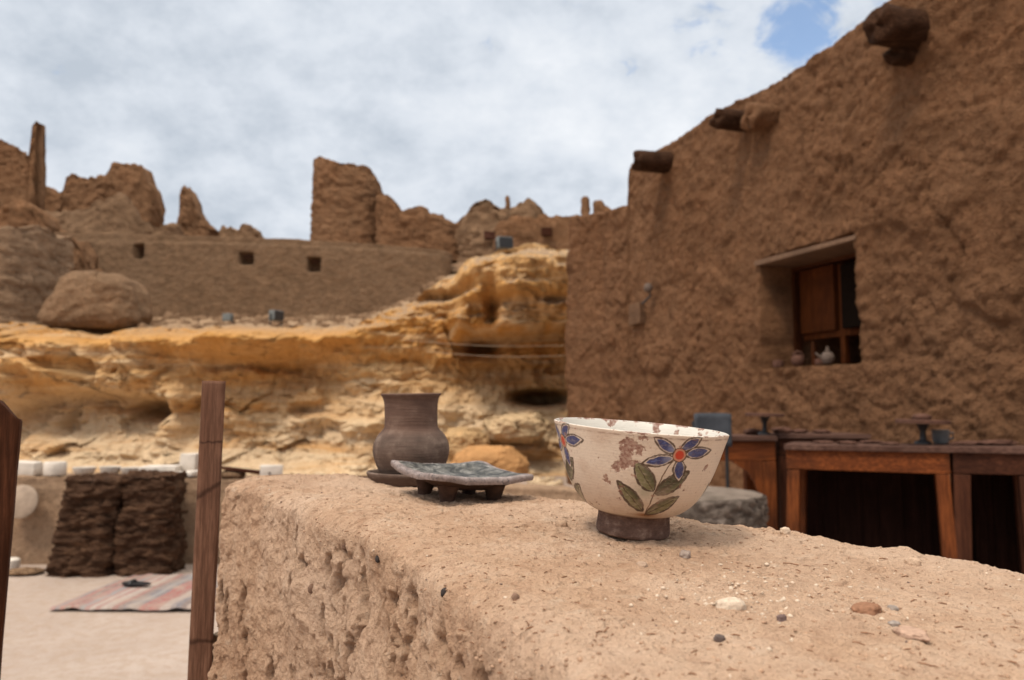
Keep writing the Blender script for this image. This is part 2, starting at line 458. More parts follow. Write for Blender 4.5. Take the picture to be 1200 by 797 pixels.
def rock_mat():
    m = Mat('sandstone', 0.95, 0.1)
    sepn = m.n('ShaderNodeSeparateXYZ'); m.l(m.pos, sepn.inputs[0])
    z = sepn.outputs[2]
    strata = m.noise(1.5, 7, 0.62, m.mapped((0.22, 0.3, 2.6)), 0.7)
    patch = m.noise(0.7, 5, 0.6, m.mapped((1, 1, 1.6)), 0.4)
    fine = m.noise(7.0, 8, 0.68)
    pale = (0.74, 0.565, 0.37); buff = (0.68, 0.435, 0.21); ochre = (0.60, 0.30, 0.085); rust = (0.30, 0.145, 0.055); grey = (0.36, 0.27, 0.19)
    zz = m.math('ADD', z, m.math('MULTIPLY', m.math('SUBTRACT', patch, 0.5), 1.6))
    bodyc = m.ramp(m.math('DIVIDE', zz, 4.0), [(0.14, pale), (0.38, buff), (0.58, mul(ochre, 1.05)), (0.85, buff)])
    col = m.mix(m.ramp(strata, [(0.34, 0.75), (0.50, 0.0)]), bodyc, ochre)
    col = m.mix(m.ramp(strata, [(0.52, 0.0), (0.66, 0.7)]), col, pale)
    col = m.mix(m.ramp(m.noise(1.7, 6, 0.65, m.mapped((0.6, 0.6, 1.8), loc=(5, 3, 9)), 0.5), [(0.60, 0.0), (0.74, 0.6)]), col, rust)
    col = m.mix(m.ramp(fine, [(0.34, 0.45), (0.47, 0.0)]), col, mul(rust, 1.0))
    # the level ground on top is dusty brown rubble
    nz = m.n('ShaderNodeSeparateXYZ'); g = m.n('ShaderNodeNewGeometry'); m.l(g.outputs['True Normal'], nz.inputs[0])
    topm = m.math('MULTIPLY', m.ramp(nz.outputs[2], [(0.55, 0.0), (0.85, 1.0)]), m.ramp(m.math('DIVIDE', z, 4.0), [(0.52, 0.0), (0.62, 0.9)]))
    col = m.mix(topm, col, m.mix(fine, (0.25, 0.16, 0.10), (0.42, 0.30, 0.20)))
    m.color(col)
    h = m.math('ADD', m.math('MULTIPLY', strata, 1.0), m.math('MULTIPLY', fine, 0.7))
    h = m.math('ADD', h, m.math('MULTIPLY', m.noise(2.6, 6, 0.6), 0.8))
    nb = m.bump(h, 0.9, 0.13); m.bump(m.noise(20, 6, 0.7), 0.5, 0.03, nb)
    return m.m

def simple(name, c, rough=0.6, spec=0.4, var=0.15, scale=20, bump=0.0, metal=0.0):
    m = Mat(name, rough, spec)
    n = m.noise(scale, 5, 0.6)
    m.color(m.ramp(n, [(0.3, mul(c, 1 - var)), (0.7, mul(c, 1 + var))]))
    m.b.inputs['Metallic'].default_value = metal
    if bump: m.bump(n, 0.6, bump)
    return m.m

M_BUILD = mud_mat('building_mud', (0.240, 0.120, 0.061), 0.8, 0.075, 0.95, pale=(0.295, 0.160, 0.088))
M_RETAIN = mud_mat('retaining_mud', (0.255, 0.157, 0.092), 0.7, 0.07, 1.1, pale=(0.295, 0.19, 0.118))
M_RUIN = mud_mat('ruin_mud', (0.335, 0.175, 0.090), 1.0, 0.16, 1.1, pale=(0.39, 0.23, 0.13))
M_RUIN2 = mud_mat('ruin_mud_pale', (0.36, 0.22, 0.128), 1.0, 0.14, 1.1, pale=(0.42, 0.27, 0.165))
M_LOW = mud_mat('low_wall_mud', (0.34, 0.225, 0.145), 0.6, 0.025, 0.8)
M_ROCK = rock_mat()
M_WOODP = wood_mat('post_wood', (0.150, 0.070, 0.043), (0.250, 0.130, 0.084), 'Z', 30, 0.85, dirt=(0.105, 0.048, 0.030), spec=0.12, knots=((1.135, -0.6, 0.005), (0.70, 0.05, 0.004), (0.965, 0.0, 0.002)))
M_WOODP2 = wood_mat('dark_post_wood', (0.06, 0.020, 0.009), (0.125, 0.045, 0.021), 'Z', 24, 0.8, spec=0.1)
M_TABLE = wood_mat('table_wood', (0.105, 0.028, 0.009), (0.235, 0.066, 0.018), 'X', 9, 0.7, dirt=(0.035, 0.014, 0.008), spec=0.12)
M_TABLEZ = wood_mat('table_leg_wood', (0.105, 0.028, 0.009), (0.235, 0.068, 0.019), 'Z', 9, 0.7, dirt=(0.035, 0.014, 0.008), spec=0.12)
M_TDARK = wood_mat('dark_table_wood', (0.045, 0.015, 0.008), (0.095, 0.034, 0.017), 'X', 9, 0.7, spec=0.12)
M_TDARKZ = wood_mat('dark_leg_wood', (0.05, 0.016, 0.008), (0.10, 0.035, 0.017), 'Z', 9, 0.7, spec=0.12)
M_TTOP = wood_mat('worn_table_top', (0.09, 0.045, 0.034), (0.16, 0.09, 0.068), 'X', 8, 0.8, spec=0.1)
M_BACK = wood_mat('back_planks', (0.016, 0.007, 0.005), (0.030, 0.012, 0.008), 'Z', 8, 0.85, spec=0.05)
M_BEAM = wood_mat('palm_beam', (0.040, 0.019, 0.011), (0.10, 0.050, 0.029), 'X', 9, 0.9, bump=0.02, spec=0.05)
M_SHUT = wood_mat('shutter_wood', (0.065, 0.017, 0.004), (0.125, 0.035, 0.008), 'Z', 10, 0.7, spec=0.08)
M_FRAME = wood_mat('frame_wood', (0.06, 0.018, 0.006), (0.10, 0.032, 0.011), 'Z', 10, 0.6, spec=0.12)
M_WHITE = simple('white_salt', (0.62, 0.555, 0.49), 0.8, 0.2, 0.14, 18, 0.006)
M_GREYBLUE = simple('grey_blue_paint', (0.058, 0.064, 0.076), 0.75, 0.12, 0.25, 12, 0.001)
M_BLACK = simple('black_metal', (0.02, 0.02, 0.022), 0.45, 0.5, 0.2, 20)
M_DARK = simple('hollow_shade', (0.010, 0.006, 0.004), 0.95, 0.05, 0.2, 20)
M_GREYM = simple('grey_metal', (0.16, 0.175, 0.175), 0.5, 0.5, 0.15, 15)
M_CLAY = simple('dry_clay', (0.105, 0.052, 0.037), 0.9, 0.15, 0.3, 30, 0.004)
M_CLAYG = simple('grey_clay', (0.135, 0.10, 0.082), 0.85, 0.2, 0.2, 40, 0.002)
M_WIRE = simple('pale_cable', (0.40, 0.31, 0.22), 0.7, 0.2, 0.1, 10)

# ================================================================== THE SETTING
# ground
m = Mat('courtyard_sand', 0.95, 0.1)
n1 = m.noise(1.1, 6, 0.6); n2 = m.noise(18, 7, 0.7); n3 = m.noise(120, 4, 0.7)
c = m.ramp(n1, [(0.3, (0.37, 0.285, 0.235)), (0.7, (0.48, 0.39, 0.335))])
c = m.mix(m.ramp(n2, [(0.40, 0.5), (0.55, 0.0)]), c, (0.36, 0.26, 0.19))
c = m.mix(m.ramp(n3, [(0.60, 0.0), (0.72, 0.6)]), c, (0.66, 0.57, 0.48))
m.color(c); m.bump(m.math('ADD', m.math('MULTIPLY', n2, 1.0), m.math('MULTIPLY', n3, 0.3)), 0.7, 0.02)
xs = np.r_[np.linspace(-400, -8, 20), np.linspace(-7.8, 8, 120), np.linspace(9, 400, 20)]
ys = np.r_[np.linspace(-300, -3, 15), np.linspace(-2.8, 14, 120), np.linspace(15, 900, 30)]
X, Y = np.meshgrid(xs, ys, indexing='ij')
pts = np.stack([X.ravel(), Y.ravel(), np.zeros(X.size)], 1)
Z = (fbm(pts * 0.7, 4, 5) * 0.03 + fbm(pts * 4, 3, 6) * 0.008) * np.where((np.abs(X.ravel()) < 9) & (Y.ravel() < 16), 1, 0)
pts[:, 2] = np.minimum(Z, 0.02)
tag(link('ground', new_mesh('ground', pts, grid_faces(len(xs), len(ys)), m.m)), kind='structure')

# sandstone cliff: front as depth over (x, z), then the terrace behind it
CD = 13.3
def wx(px, Yd=CD): return (px - 600) / F * Yd
def wz(py, Yd=CD): return P(600, py, Yd).z
top_px = [(-400, 372), (-60, 372), (0, 377), (60, 386), (150, 384), (250, 381), (330, 383), (400, 379), (440, 366), (480, 344), (520, 322), (560, 305), (610, 297), (660, 302), (760, 310), (1100, 320)]
NXc = 900; NZc = 190
xc = np.linspace(wx(-420), wx(1050), NXc)
ztop = np.interp(xc, [wx(a) for a, b in top_px], [wz(b) for a, b in top_px])
ztop = ztop + fbm(np.stack([xc * 0.9, xc * 0, xc * 0], 1), 4, 3) * 0.16 + fbm(np.stack([xc * 3.2, xc * 0 + 2, xc * 0], 1), 4, 13) * 0.12
vz = np.linspace(0, 1, NZc)
Zg = -0.15 + (ztop[:, None] + 0.15) * vz[None, :]
Xg = np.repeat(xc[:, None], NZc, 1)
PX = Xg / CD * F + 600                       # design coordinates of the face
PYd = 480 - (Zg - 1) / CD * F
def blob(cx, cy, rx, ry, pw=1.0):
    return np.exp(-(((PX - cx) / rx) ** 2 + ((PYd - cy) / ry) ** 2) ** pw)
q = np.stack([Xg.ravel(), np.zeros(Xg.size), Zg.ravel()], 1)
Yc = np.full(Xg.shape, CD)
Yc -= 1.1 * sstep(535, 560, PYd) + 0.5 * sstep(500, 545, PYd)                   # sandy foot
tdep = ztop[:, None] - Zg
Yc += 0.45 * (1 - sstep(0.0, 0.30, tdep + 0.12 * fbm(q * 2.5, 3, 88).reshape(Xg.shape)))     # rounded brow
warp = fbm(q * 0.8, 4, 41).reshape(Xg.shape)
zz = Zg + 0.22 * warp
st = fbm(np.stack([q[:, 0] * 0.22, q[:, 1], zz.ravel() * 2.0], 1), 5, 7, 0.55).reshape(Xg.shape)
Yc -= 0.50 * st
# weathered beds: each bed juts at its top and is undercut below
wp2 = fbm(q * (0.55, 1, 0.9) + 3, 4, 23).reshape(Xg.shape); wp3 = fbm(q * (2.2, 1, 2.2) + 8, 3, 24).reshape(Xg.shape)
bed = zz * 1.15 + 1.0 * wp2 + 0.22 * wp3 + 0.03 * Xg
saw = bed - np.floor(bed); saw = np.where(saw < 0.86, saw / 0.86, (1 - saw) / 0.14)
bed2 = zz * 3.1 + 1.8 * wp2 + 0.25 * wp3 + 0.4
saw2 = bed2 - np.floor(bed2); saw2 = np.where(saw2 < 0.8, saw2 / 0.8, (1 - saw2) / 0.2)
ampb = sstep(-0.25, 0.25, fbm(q * 0.6 + 5, 3, 25)).reshape(Xg.shape)
Yc -= 0.26 * saw * (0.1 + 0.9 * ampb) + 0.06 * saw2 * (1 - 0.8 * ampb)
Yc -= 0.55 * fbm(q * 0.75, 4, 9).reshape(Xg.shape)
rdg = fbm(q * (1.7, 1, 2.0) + 0.35 * np.stack([wp2.ravel(), 0 * wp2.ravel(), wp3.ravel()], 1), 5, 19, 0.55, ridged=True).reshape(Xg.shape)
Yc += 0.22 * rdg
Yc -= 0.12 * fbm(q * 3.0, 5, 29, 0.58).reshape(Xg.shape)
qw = q * (1.0, 1, 1.7) + 0.5 * np.stack([wp2.ravel(), 0 * wp2.ravel(), wp3.ravel()], 1)
blk = sstep(-0.2, 0.2, fbm(q * 0.5 + 21, 3, 61)).reshape(Xg.shape)
Yc -= (0.17 * facets(qw * 1.3, 5).reshape(Xg.shape) + 0.055 * facets(qw * 3.7, 6).reshape(Xg.shape)) * (0.25 + 0.75 * blk) + 0.016 * facets(qw * 9, 7).reshape(Xg.shape)
f1, f2, cid = worley(q * (1.3, 1, 2.0) + 0.9 * np.stack([wp2.ravel(), 0 * wp2.ravel(), wp3.ravel()], 1), 3)
lumps = (1 - np.clip(f1, 0, 1)).reshape(Xg.shape)
Yc -= 0.38 * lumps * sstep(455, 490, PYd) * sstep(340, 420, PX)
# overhang right: a jutting cap, a hollow wall below it, a dark slot, then boulders
wj = 14 * wp3 + 10 * wp2
capm = sstep(520, 552, PX + wj) * sstep(402, 390, PYd + wj * 0.6 + 0.10 * (PX - 590))
Yc -= 1.05 * capm * (0.75 + 0.5 * lumps)
Yc -= 0.35 * sstep(548, 560, PX + wj) * sstep(362, 352, PYd + wj * 0.5) * sstep(300, 318, PYd)
Yc += 0.50 * sstep(528, 585, PX + 2.5 * wj) * sstep(386, 402, PYd + 0.8 * wj) * sstep(470, 435, PYd + wj)
Yc += 1.1 * blob(560, 402, 17, 10) + 0.5 * blob(578, 368, 7, 26) + 0.45 * blob(520, 345, 40, 6)
Yc += 1.6 * blob(636, 467, 36, 10, 2.0)
crv = np.abs(fbm(q * (1.4, 1, 0.8) + 0.3 * np.stack([wp3.ravel(), 0 * wp2.ravel(), wp2.ravel()], 1), 4, 95)).reshape(Xg.shape)
Yc += 0.09 * np.clip(1 - crv * 55, 0, 1) * blk * sstep(0.0, 0.25, wp2)
Yc -= 0.5 * blob(610, 515, 60, 30, 1.5) + 0.4 * blob(470, 500, 60, 40, 1.4)
Yc -= 0.30 * blob(300, 402, 70, 14, 1.6) + 0.25 * blob(420, 392, 40, 10, 1.5)
# shelf and hollows left
Yc -= 0.30 * blob(95, 425, 240, 34, 1.4) * (0.5 + 0.9 * ampb)
Yc -= 0.45 * blob(10, 452, 26, 26, 2.0)
Yc += 0.60 * blob(105, 488, 95, 27, 2.0) + 0.9 * blob(168, 481, 24, 11, 1.3) + 0.45 * blob(70, 496, 10, 18)
Yc -= 0.55 * blob(205, 498, 17, 40, 1.2)
Yc -= 0.35 * blob(300, 400, 110, 20, 1.5)
Yc += 0.35 * blob(320, 440, 90, 20, 1.5)
Yc -= 0.04 * fbm(q * 9, 3, 31).reshape(Xg.shape)
front = np.stack([Xg, Yc, Zg], 2)
# terrace rows
back_ctrl = [(14.2, None), (16.0, None), (19.0, None)]
NB = 60
yb = np.linspace(0, 1, NB + 1)[1:]
ybase = Yc[:, -1]
pxe = xc / CD * F + 600
z19 = np.interp(pxe, [-400, 0, 300, 420, 520, 600, 1000], [wz(367, 19), wz(367, 19), wz(368, 19), wz(362, 19), wz(318, 19), wz(300, 19), wz(300, 19)])
rows = []
for t in yb:
    yy = ybase + (19.6 - ybase) * t
    zz_ = ztop + (z19 - ztop) * t ** 1.15 + 0.05 * math.sin(t * math.pi)
    pz = np.stack([xc * 1.9, yy * 1.9, xc * 0], 1)
    zz_ = zz_ + fbm(pz, 4, 77) * 0.13 * min(1, t * 6)
    rows.append(np.stack([xc * (yy / ybase) ** 0.6, yy, zz_], 1))
G = np.concatenate([front, np.stack(rows, 1)], 1)
tag(link('cliff', new_mesh('cliff', G.reshape(-1, 3), grid_faces(G.shape[0], G.shape[1]), M_ROCK)), kind='structure')

# hill behind the retaining wall
xs = np.linspace(-60, 60, 160); ys = np.r_[np.linspace(19.3, 34, 60), np.linspace(36, 120, 30)]
X, Y = np.meshgrid(xs, ys, indexing='ij')
pts = np.stack([X.ravel(), Y.ravel(), 0 * X.ravel()], 1)
lft = np.interp(Y.ravel(), [19.3, 20, 26, 34, 50, 120], [4.3, 4.55, 5.6, 5.8, 5.0, -2])
rgt = np.interp(Y.ravel(), [19.3, 20, 26, 34, 50, 120], [4.4, 4.75, 5.7, 5.9, 5.0, -2])
wr = sstep(-2.2, -1.2, X.ravel())
pts[:, 2] = lft * (1 - wr) + rgt * wr + fbm(pts * 0.8, 4, 12) * 0.22
tag(link('hillside', new_mesh('hillside', pts, grid_faces(len(xs), len(ys)), M_RUIN2)), kind='structure')

# ================================================================== RUINS ON THE HILL
def ruin_disp(a=0.22, b=0.07, f=0.9, seed=0):
    def d(p):
        f1, f2, c = worley(p * (3.6, 3.6, 5.5) + 0.3 * fbm(p * 4, 2, 3)[:, None], seed + 5)
        return a * fbm(p * f + seed * 3.3, 4, seed) + 0.8 * b * fbm(p * 6 + seed, 4, seed + 9, 0.6) - b * 0.7 * np.clip(1 - (f2 - f1) * 4, 0, 1) + 0.9 * b * (c - 0.5)
    return d

def ruin(name, label, cat, outline, Yd, thick, base_py, mat=M_RUIN, res=0.09, plan=None, seed=1, a=0.2, b=0.07, parent=None, batter=0.03, group=None):
    """outline: the photo pixels along the ruin's top edge, left to right; plan: extra depth along it"""
    n = len(outline)
    path = []; top = []; base = []
    px0, px1 = outline[0][0], outline[-1][0]
    ks = np.linspace(0, 1, 91)
    pxs = px0 + (px1 - px0) * ks
    tops = np.interp(pxs, [o[0] for o in outline], [o[1] for o in outline])
    for k, px, ty in zip(ks, pxs, tops):
        yy = Yd + (plan(k) if plan else 0)
        jag = min(0.40, 0.42 * thick) * (fbm(np.array([[px * yy / F * 1.6, seed * 3.1, 0.0]]), 3, seed + 40)[0] + 0.6 * (fbm(np.array([[px * yy / F * 4.5, seed * 1.7, 0.0]]), 2, seed + 41)[0]))
        path.append(P(px, 300, yy).xy); top.append(P(px, ty, yy).z + jag); base.append(P(px, base_py, yy).z)
    path = np.array([(p[0], p[1]) for p in path])
    seg = np.r_[0, np.cumsum(np.linalg.norm(np.diff(path, axis=0), axis=1))]; fr = seg / seg[-1]
    kw = dict(path=path, top=list(zip(fr, top)), base=list(zip(fr, base)), thick=thick, res=res, disp=ruin_disp(a, b, 0.9, seed), batter=batter)
    return sweep_obj(name, mat, label, cat, parent, group, **kw)

arc = lambda d: (lambda k: -d * math.sin(math.pi * k))
# retaining wall with three small windows
rt = thing('retaining_wall', 'long brown mud retaining wall with three small openings above the yellow cliff', 'wall', (0, 0, 0))
wl = [(60, 276), (90, 277), (160, 279), (250, 281), (350, 285), (440, 290), (515, 297), (528, 300)]
def rt_path(px): return P(px, 300, 19.0 + 0.6 * ((px - 300) / 250) ** 2)
kx = np.linspace(60, 530, 60); pth = [rt_path(k).xy for k in kx]
pth = np.array([(p[0], p[1]) for p in pth]); sg = np.r_[0, np.cumsum(np.linalg.norm(np.diff(pth, axis=0), axis=1))]
ztp = [P(k, np.interp(k, [w[0] for w in wl], [w[1] for w in wl]), rt_path(k).y).z for k in kx]
holes = [(173, 299, 11, 16), (296, 307, 14, 13), (374, 314, 13, 16)]
def rt_disp(p):
    d = 0.05 * fbm(p * 1.1, 4, 3) + 0.02 * fbm(p * 7, 3, 8)
    for (hx, hy, w, h) in holes:
        c = P(hx, hy, rt_path(hx).y)
        hw = w / F * 19 / 2; hh = h / F * 19 / 2
        ins = (sstep(hw + 0.02, hw - 0.02, np.abs(p[:, 0] - c.x)) * sstep(hh + 0.02, hh - 0.02, np.abs(p[:, 2] - c.z)) * (p[:, 1] < np.interp(p[:, 0], pth[:, 0], pth[:, 1])))
        d = d - 0.34 * ins
    return d
sweep_obj('wall', M_RETAIN, parent=rt, path=pth, top=list(zip(sg / sg[-1], ztp)), base=[(0, 2.6), (1, 3.2)], thick=0.9, res=0.045, disp=rt_disp, batter=0.02)
for (hx, hy, w, h) in holes:
    yd = rt_path(hx).y - 0.45
    c = P(hx, hy - h / 2 + 0.6, yd + 0.10)
    MB().box((0, 0, 0), ((w + 3) / F * 19, 0.08, 0.04), 0.01, wob=0.008).build('lintel', M_TDARK, rt, loc=c)
    c = P(hx, hy, yd + 0.34)
    MB().box((0, 0, 0), (w / F * 19, 0.05, h / F * 19), 0.01).build('infill', M_RETAIN, rt, loc=c)

ruin('ruined_tower', 'tall brown round ruined tower stump with broken top, above the retaining wall', 'tower',
     [(370, 212), (371, 196), (375, 188), (381, 185), (395, 190), (408, 192), (422, 197), (432, 206), (437, 217), (442, 231), (448, 244), (456, 262)], 24.0, 0.7, 305,
     res=0.06, plan=lambda k: 1.0 - 1.3 * math.sin(math.pi * (0.15 + 0.75 * k)), seed=2, a=0.05, b=0.06, batter=0.015)
ruin('ruined_wall', 'broken brown wall sloping down right from the round tower', 'ruin',
     [(438, 226), (446, 231), (455, 236), (463, 242), (475, 246), (485, 244), (495, 246), (506, 254), (520, 258), (535, 262), (548, 258)], 23.4, 0.9, 308, seed=3, a=0.12)
ruin('ruined_wall', 'knobbly rounded ruin with a pale hump, right end of the sloping tower wall', 'ruin',
     [(535, 268), (546, 256), (552, 242), (562, 235), (573, 234), (583, 240), (592, 247), (600, 262), (606, 280)], 22.4, 1.0, 312, M_RUIN2, seed=4, a=0.25, b=0.1)
ruin('ruined_wall', 'low pale ruin with two dark chimney-like stubs on the skyline', 'ruin',
     [(590, 252), (600, 247), (612, 242), (620, 236), (628, 243), (640, 254)], 25, 0.8, 312, M_RUIN2, seed=5, a=0.15)
ruin('ruined_pillar', 'thin dark upright stub of masonry left on the low pale ruin', 'pillar', [(592, 233), (594, 229), (597, 231), (598, 240)], 25.3, 0.25, 290, seed=6, a=0.03, b=0.03, res=0.05)
ruin('ruined_pillar', 'pointed brown stub of masonry right on the low pale ruin', 'pillar', [(611, 240), (615, 234), (618, 230), (622, 236), (626, 242)], 25.6, 0.3, 290, seed=7, a=0.04, b=0.03, res=0.05)
rw = thing('ruined_wall', 'long level brown wall with small holes behind the cliff overhang', 'ruin')
ruin('wall', None, None, [(578, 268), (590, 262), (612, 259), (640, 256), (700, 255), (760, 256), (860, 262)], 20.6, 0.8, 330, M_RUIN, seed=8, a=0.08, b=0.05, parent=rw)
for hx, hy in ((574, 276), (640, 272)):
    MB().box((0, 0, 0), (0.28, 0.12, 0.2), 0.02, wob=0.03).build('hole_shade', M_TDARK, rw, loc=P(hx, hy, 20.08))  # solid dark block on the wall face, its colour standing in for a hole's shade
ruin('ruined_pillar', 'narrow square brown pillar on the skyline by the building corner', 'pillar', [(681, 234), (683, 231), (690, 232), (692, 236)], 27, 0.4, 275, seed=9, a=0.03, b=0.03, res=0.06)
ruin('ruined_pillar', 'slanting broken wall stub beside the narrow square pillar', 'pillar', [(695, 238), (697, 236), (705, 238), (714, 244), (722, 254)], 27, 0.4, 275, seed=10, a=0.05, b=0.03, res=0.06)
# left group
ruin('ruined_house', 'ragged ruin at the left edge with one tall thin spire', 'ruin',
     [(-70, 172), (-30, 168), (-6, 168), (10, 169), (20, 176), (26, 188), (30, 184), (33, 176), (34, 152), (36, 144), (40, 142), (42, 150), (43, 190), (45, 232), (47, 250)], 24, 0.5, 300, seed=11, a=0.06, b=0.06, res=0.06)
ruin('ruined_wall', 'flat topped dark brown ruin, broken highest at its right', 'ruin',
     [(44, 226), (58, 222), (68, 232), (78, 230), (81, 214), (90, 210), (104, 211), (120, 208), (128, 206), (131, 198), (142, 194), (160, 197), (168, 200), (172, 214), (182, 226), (187, 240), (189, 258)], 27, 0.9, 290, seed=12, a=0.13, b=0.08)
ruin('ruined_wall', 'pale curved sloping wall in front of the flat topped ruin', 'ruin',
     [(48, 250), (70, 252), (90, 252), (110, 244), (130, 236), (143, 231), (152, 238), (162, 252), (170, 262), (190, 262), (205, 263), (215, 270)], 22.6, 0.8, 300, M_RUIN2, seed=13, a=0.1, b=0.05, plan=arc(0.7))
ruin('ruined_pillar', 'freestanding jagged brown pinnacle above the retaining wall', 'pillar',
     [(208, 260), (210, 240), (212, 226), (217, 221), (224, 228), (231, 240), (231, 248), (238, 256), (246, 266), (258, 275)], 24, 0.7, 295, seed=14, a=0.12, b=0.09, res=0.06)
ruin('ruined_wall', 'low rounded heap of old walling between pinnacle and tower', 'ruin',
     [(256, 278), (264, 270), (275, 266), (292, 267), (305, 271), (314, 281)], 23.5, 0.9, 298, M_RUIN2, seed=15, a=0.08, b=0.08, res=0.07)
ruin('ruined_wall', 'lumpy broken ledge of brown masonry below the tall spire', 'ruin',
     [(-70, 240), (-20, 240), (10, 240), (26, 236), (42, 243), (55, 254), (66, 268), (76, 278)], 19.4, 1.0, 330, M_RUIN, seed=16, a=0.3, b=0.1)
ruin('ruined_wall', 'crumbling dark masonry between round buttress and retaining wall', 'ruin',
     [(60, 292), (74, 280), (90, 288), (104, 292), (112, 304), (122, 320)], 17.6, 0.8, 360, M_RUIN, seed=17, a=0.28, b=0.12)
bt = ruin('buttress', 'big round plastered mud buttress at the left edge', 'wall',
     [(-110, 266), (-40, 264), (0, 266), (30, 269), (55, 274), (70, 279), (76, 284)], 15.4, 0.7, 380, mud_mat('buttress_mud', (0.37, 0.24, 0.15), 0.8, 0.09, 1.0), seed=18, a=0.06, b=0.05, plan=lambda k: 1.2 - 2.1 * math.sin(math.pi * (0.12 + 0.80 * k)), res=0.05, batter=0.06)
md = lump('mud_mound', M_RUIN2, (0.76, 0.68, 0.55), 21, 6, 0.16, 1.9, square=0.22, loc=P(118, 356, 14.6), octv=7)
mv = np.empty(len(md.data.vertices) * 3); md.data.vertices.foreach_get('co', mv); mv = mv.reshape(-1, 3)
mv[:, 0] += -0.22 * np.clip(-mv[:, 2], -0.3, 1) * (mv[:, 0] < 0.2) - 0.10 * mv[:, 2] * (mv[:, 0] < 0) * -1
mv[:, 0] *= 1.0 - 0.22 * np.clip(mv[:, 2] / 0.58, -0.4, 1)
mv += 0.03 * fbm(mv * 7, 4, 3)[:, None] * mv / np.linalg.norm(mv, axis=1, keepdims=True)
md.data.vertices.foreach_set('co', mv.ravel()); md.data.update()
tag(md, 'squat rounded block of brown mud masonry before the retaining wall', 'mound')

# rubble at the foot of the retaining wall
def scatter_stones(name, mat, pts, sizes, seed, sub=1):
    rng = np.random.RandomState(seed)
    bm = bmesh.new(); bmesh.ops.create_icosphere(bm, subdivisions=sub, radius=1.0); bm.verts.index_update()
    V0 = np.array([v.co[:] for v in bm.verts]); F0 = np.array([[v.index for v in f.verts] for f in bm.faces]); bm.free()
    Vs = []; Fs = []; n = 0
    for p, s in zip(pts, sizes):
        A = rng.normal(size=(3, 3)); Q, _ = np.linalg.qr(A)
        v = V0 * (1 + rng.uniform(-0.25, 0.25, (len(V0), 1)))
        v = (v * np.array([1, rng.uniform(0.6, 1), rng.uniform(0.35, 0.75)])) @ (Q if sub > 0 and rng.rand() < 0.3 else np.array([[math.cos(a := rng.uniform(0, 6.28)), math.sin(a), 0], [-math.sin(a), math.cos(a), 0], [0, 0, 1]]))
        Vs.append(v * s + np.asarray(p)); Fs.append(F0 + n); n += len(V0)
    return link(name, new_mesh(name, np.concatenate(Vs), np.concatenate(Fs), mat, smooth=False))
from mathutils.bvhtree import BVHTree
def height_tree(G, faces):
    return BVHTree.FromPolygons([tuple(v) for v in G.reshape(-1, 3)], faces.tolist())
cl_tree = height_tree(G, grid_faces(G.shape[0], G.shape[1]))
rng = np.random.RandomState(4)
pts = []; szs = []
while len(pts) < 900:
    px = rng.uniform(-30, 520); yd = rng.uniform(14.2, 18.7)
    x = (px - 600) / F * yd
    h = cl_tree.ray_cast(Vector((x, yd, 9)), Vector((0, 0, -1)))
    if h[0] is None: continue
    pts.append(h[0]); szs.append(0.03 + 0.16 * rng.rand() ** 4)
tag(scatter_stones('rubble', M_RUIN2, pts, szs, 8), kind='stuff')

pts = []; szs = []
while len(pts) < 260:
    px = rng.uniform(20, 660); yd = rng.uniform(10.6, 12.3)
    x = (px - 600) / F * yd
    h = cl_tree.ray_cast(Vector((x, yd, 0.9)), Vector((0, 0, -1)))
    z = h[0].z if h[0] is not None else 0.0
    if z > 0.5: continue
    pts.append(Vector((x, yd, max(z, 0.0) + 0.01))); szs.append(0.025 + 0.13 * rng.rand() ** 3.5)
tag(scatter_stones('rubble', M_ROCK, pts, szs, 18), kind='stuff')

# floodlights
def floodlight(loc, rot, label, size):
    t = thing('floodlight', label, 'floodlight', loc, rot, 'floodlights on the hillside')
    t.scale = (size,) * 3
    MB().box((0, 0, 0.24), (0.34, 0.2, 0.26), 0.03).build('housing', M_GREYM, t)
    MB().box((0, -0.11, 0.24), (0.30, 0.015, 0.22), 0.004).build('lens', M_BLACK, t)
    MB().box((-0.19, 0, 0.14), (0.015, 0.04, 0.26), 0.003).box((0.19, 0, 0.14), (0.015, 0.04, 0.26), 0.003).box((0, 0, 0.012), (0.4, 0.06, 0.024), 0.003).build('bracket', M_BLACK, t)
    return t
def on_cliff(px, yd):
    x = (px - 600) / F * yd
    h = cl_tree.ray_cast(Vector((x, yd, 12)), Vector((0, 0, -1)))
    return h[0] if h[0] else Vector((x, yd, 3))
f1_ = floodlight(on_cliff(322, 14.4), (0, 0, R(60)), 'grey boxy floodlight standing on the cliff edge', 0.72)
f2_ = floodlight(on_cliff(265, 15.2), (R(0), 0, R(160)), 'small dark floodlight lying low on the rubble', 0.55)
f3_ = floodlight(P(591, 296, 14.3), (0, 0, R(20)), 'black floodlight on top of the rock overhang', 0.85)
f3_.location.z = on_cliff(591, 14.3).z

# cables strung before the cliff
for k, (a, b) in enumerate((((470, 398, 12.4), (690, 404, 12.2)), ((500, 412, 12.3), (690, 415, 12.2)))):
    p0, p1 = P(*a), P(*b)
    pts = [p0.lerp(p1, i / 20) - Vector((0, 0, 0.06 * math.sin(math.pi * i / 20))) for i in range(21)]
    o = MB().tube(pts, 0.0045, 6).build('cable', M_WIRE)
    tag(o, ['pale thin cable strung across the cliff hollow, the upper one', 'pale thin cable strung across the cliff hollow, the lower one'][k], 'cable', 'cables before the cliff')

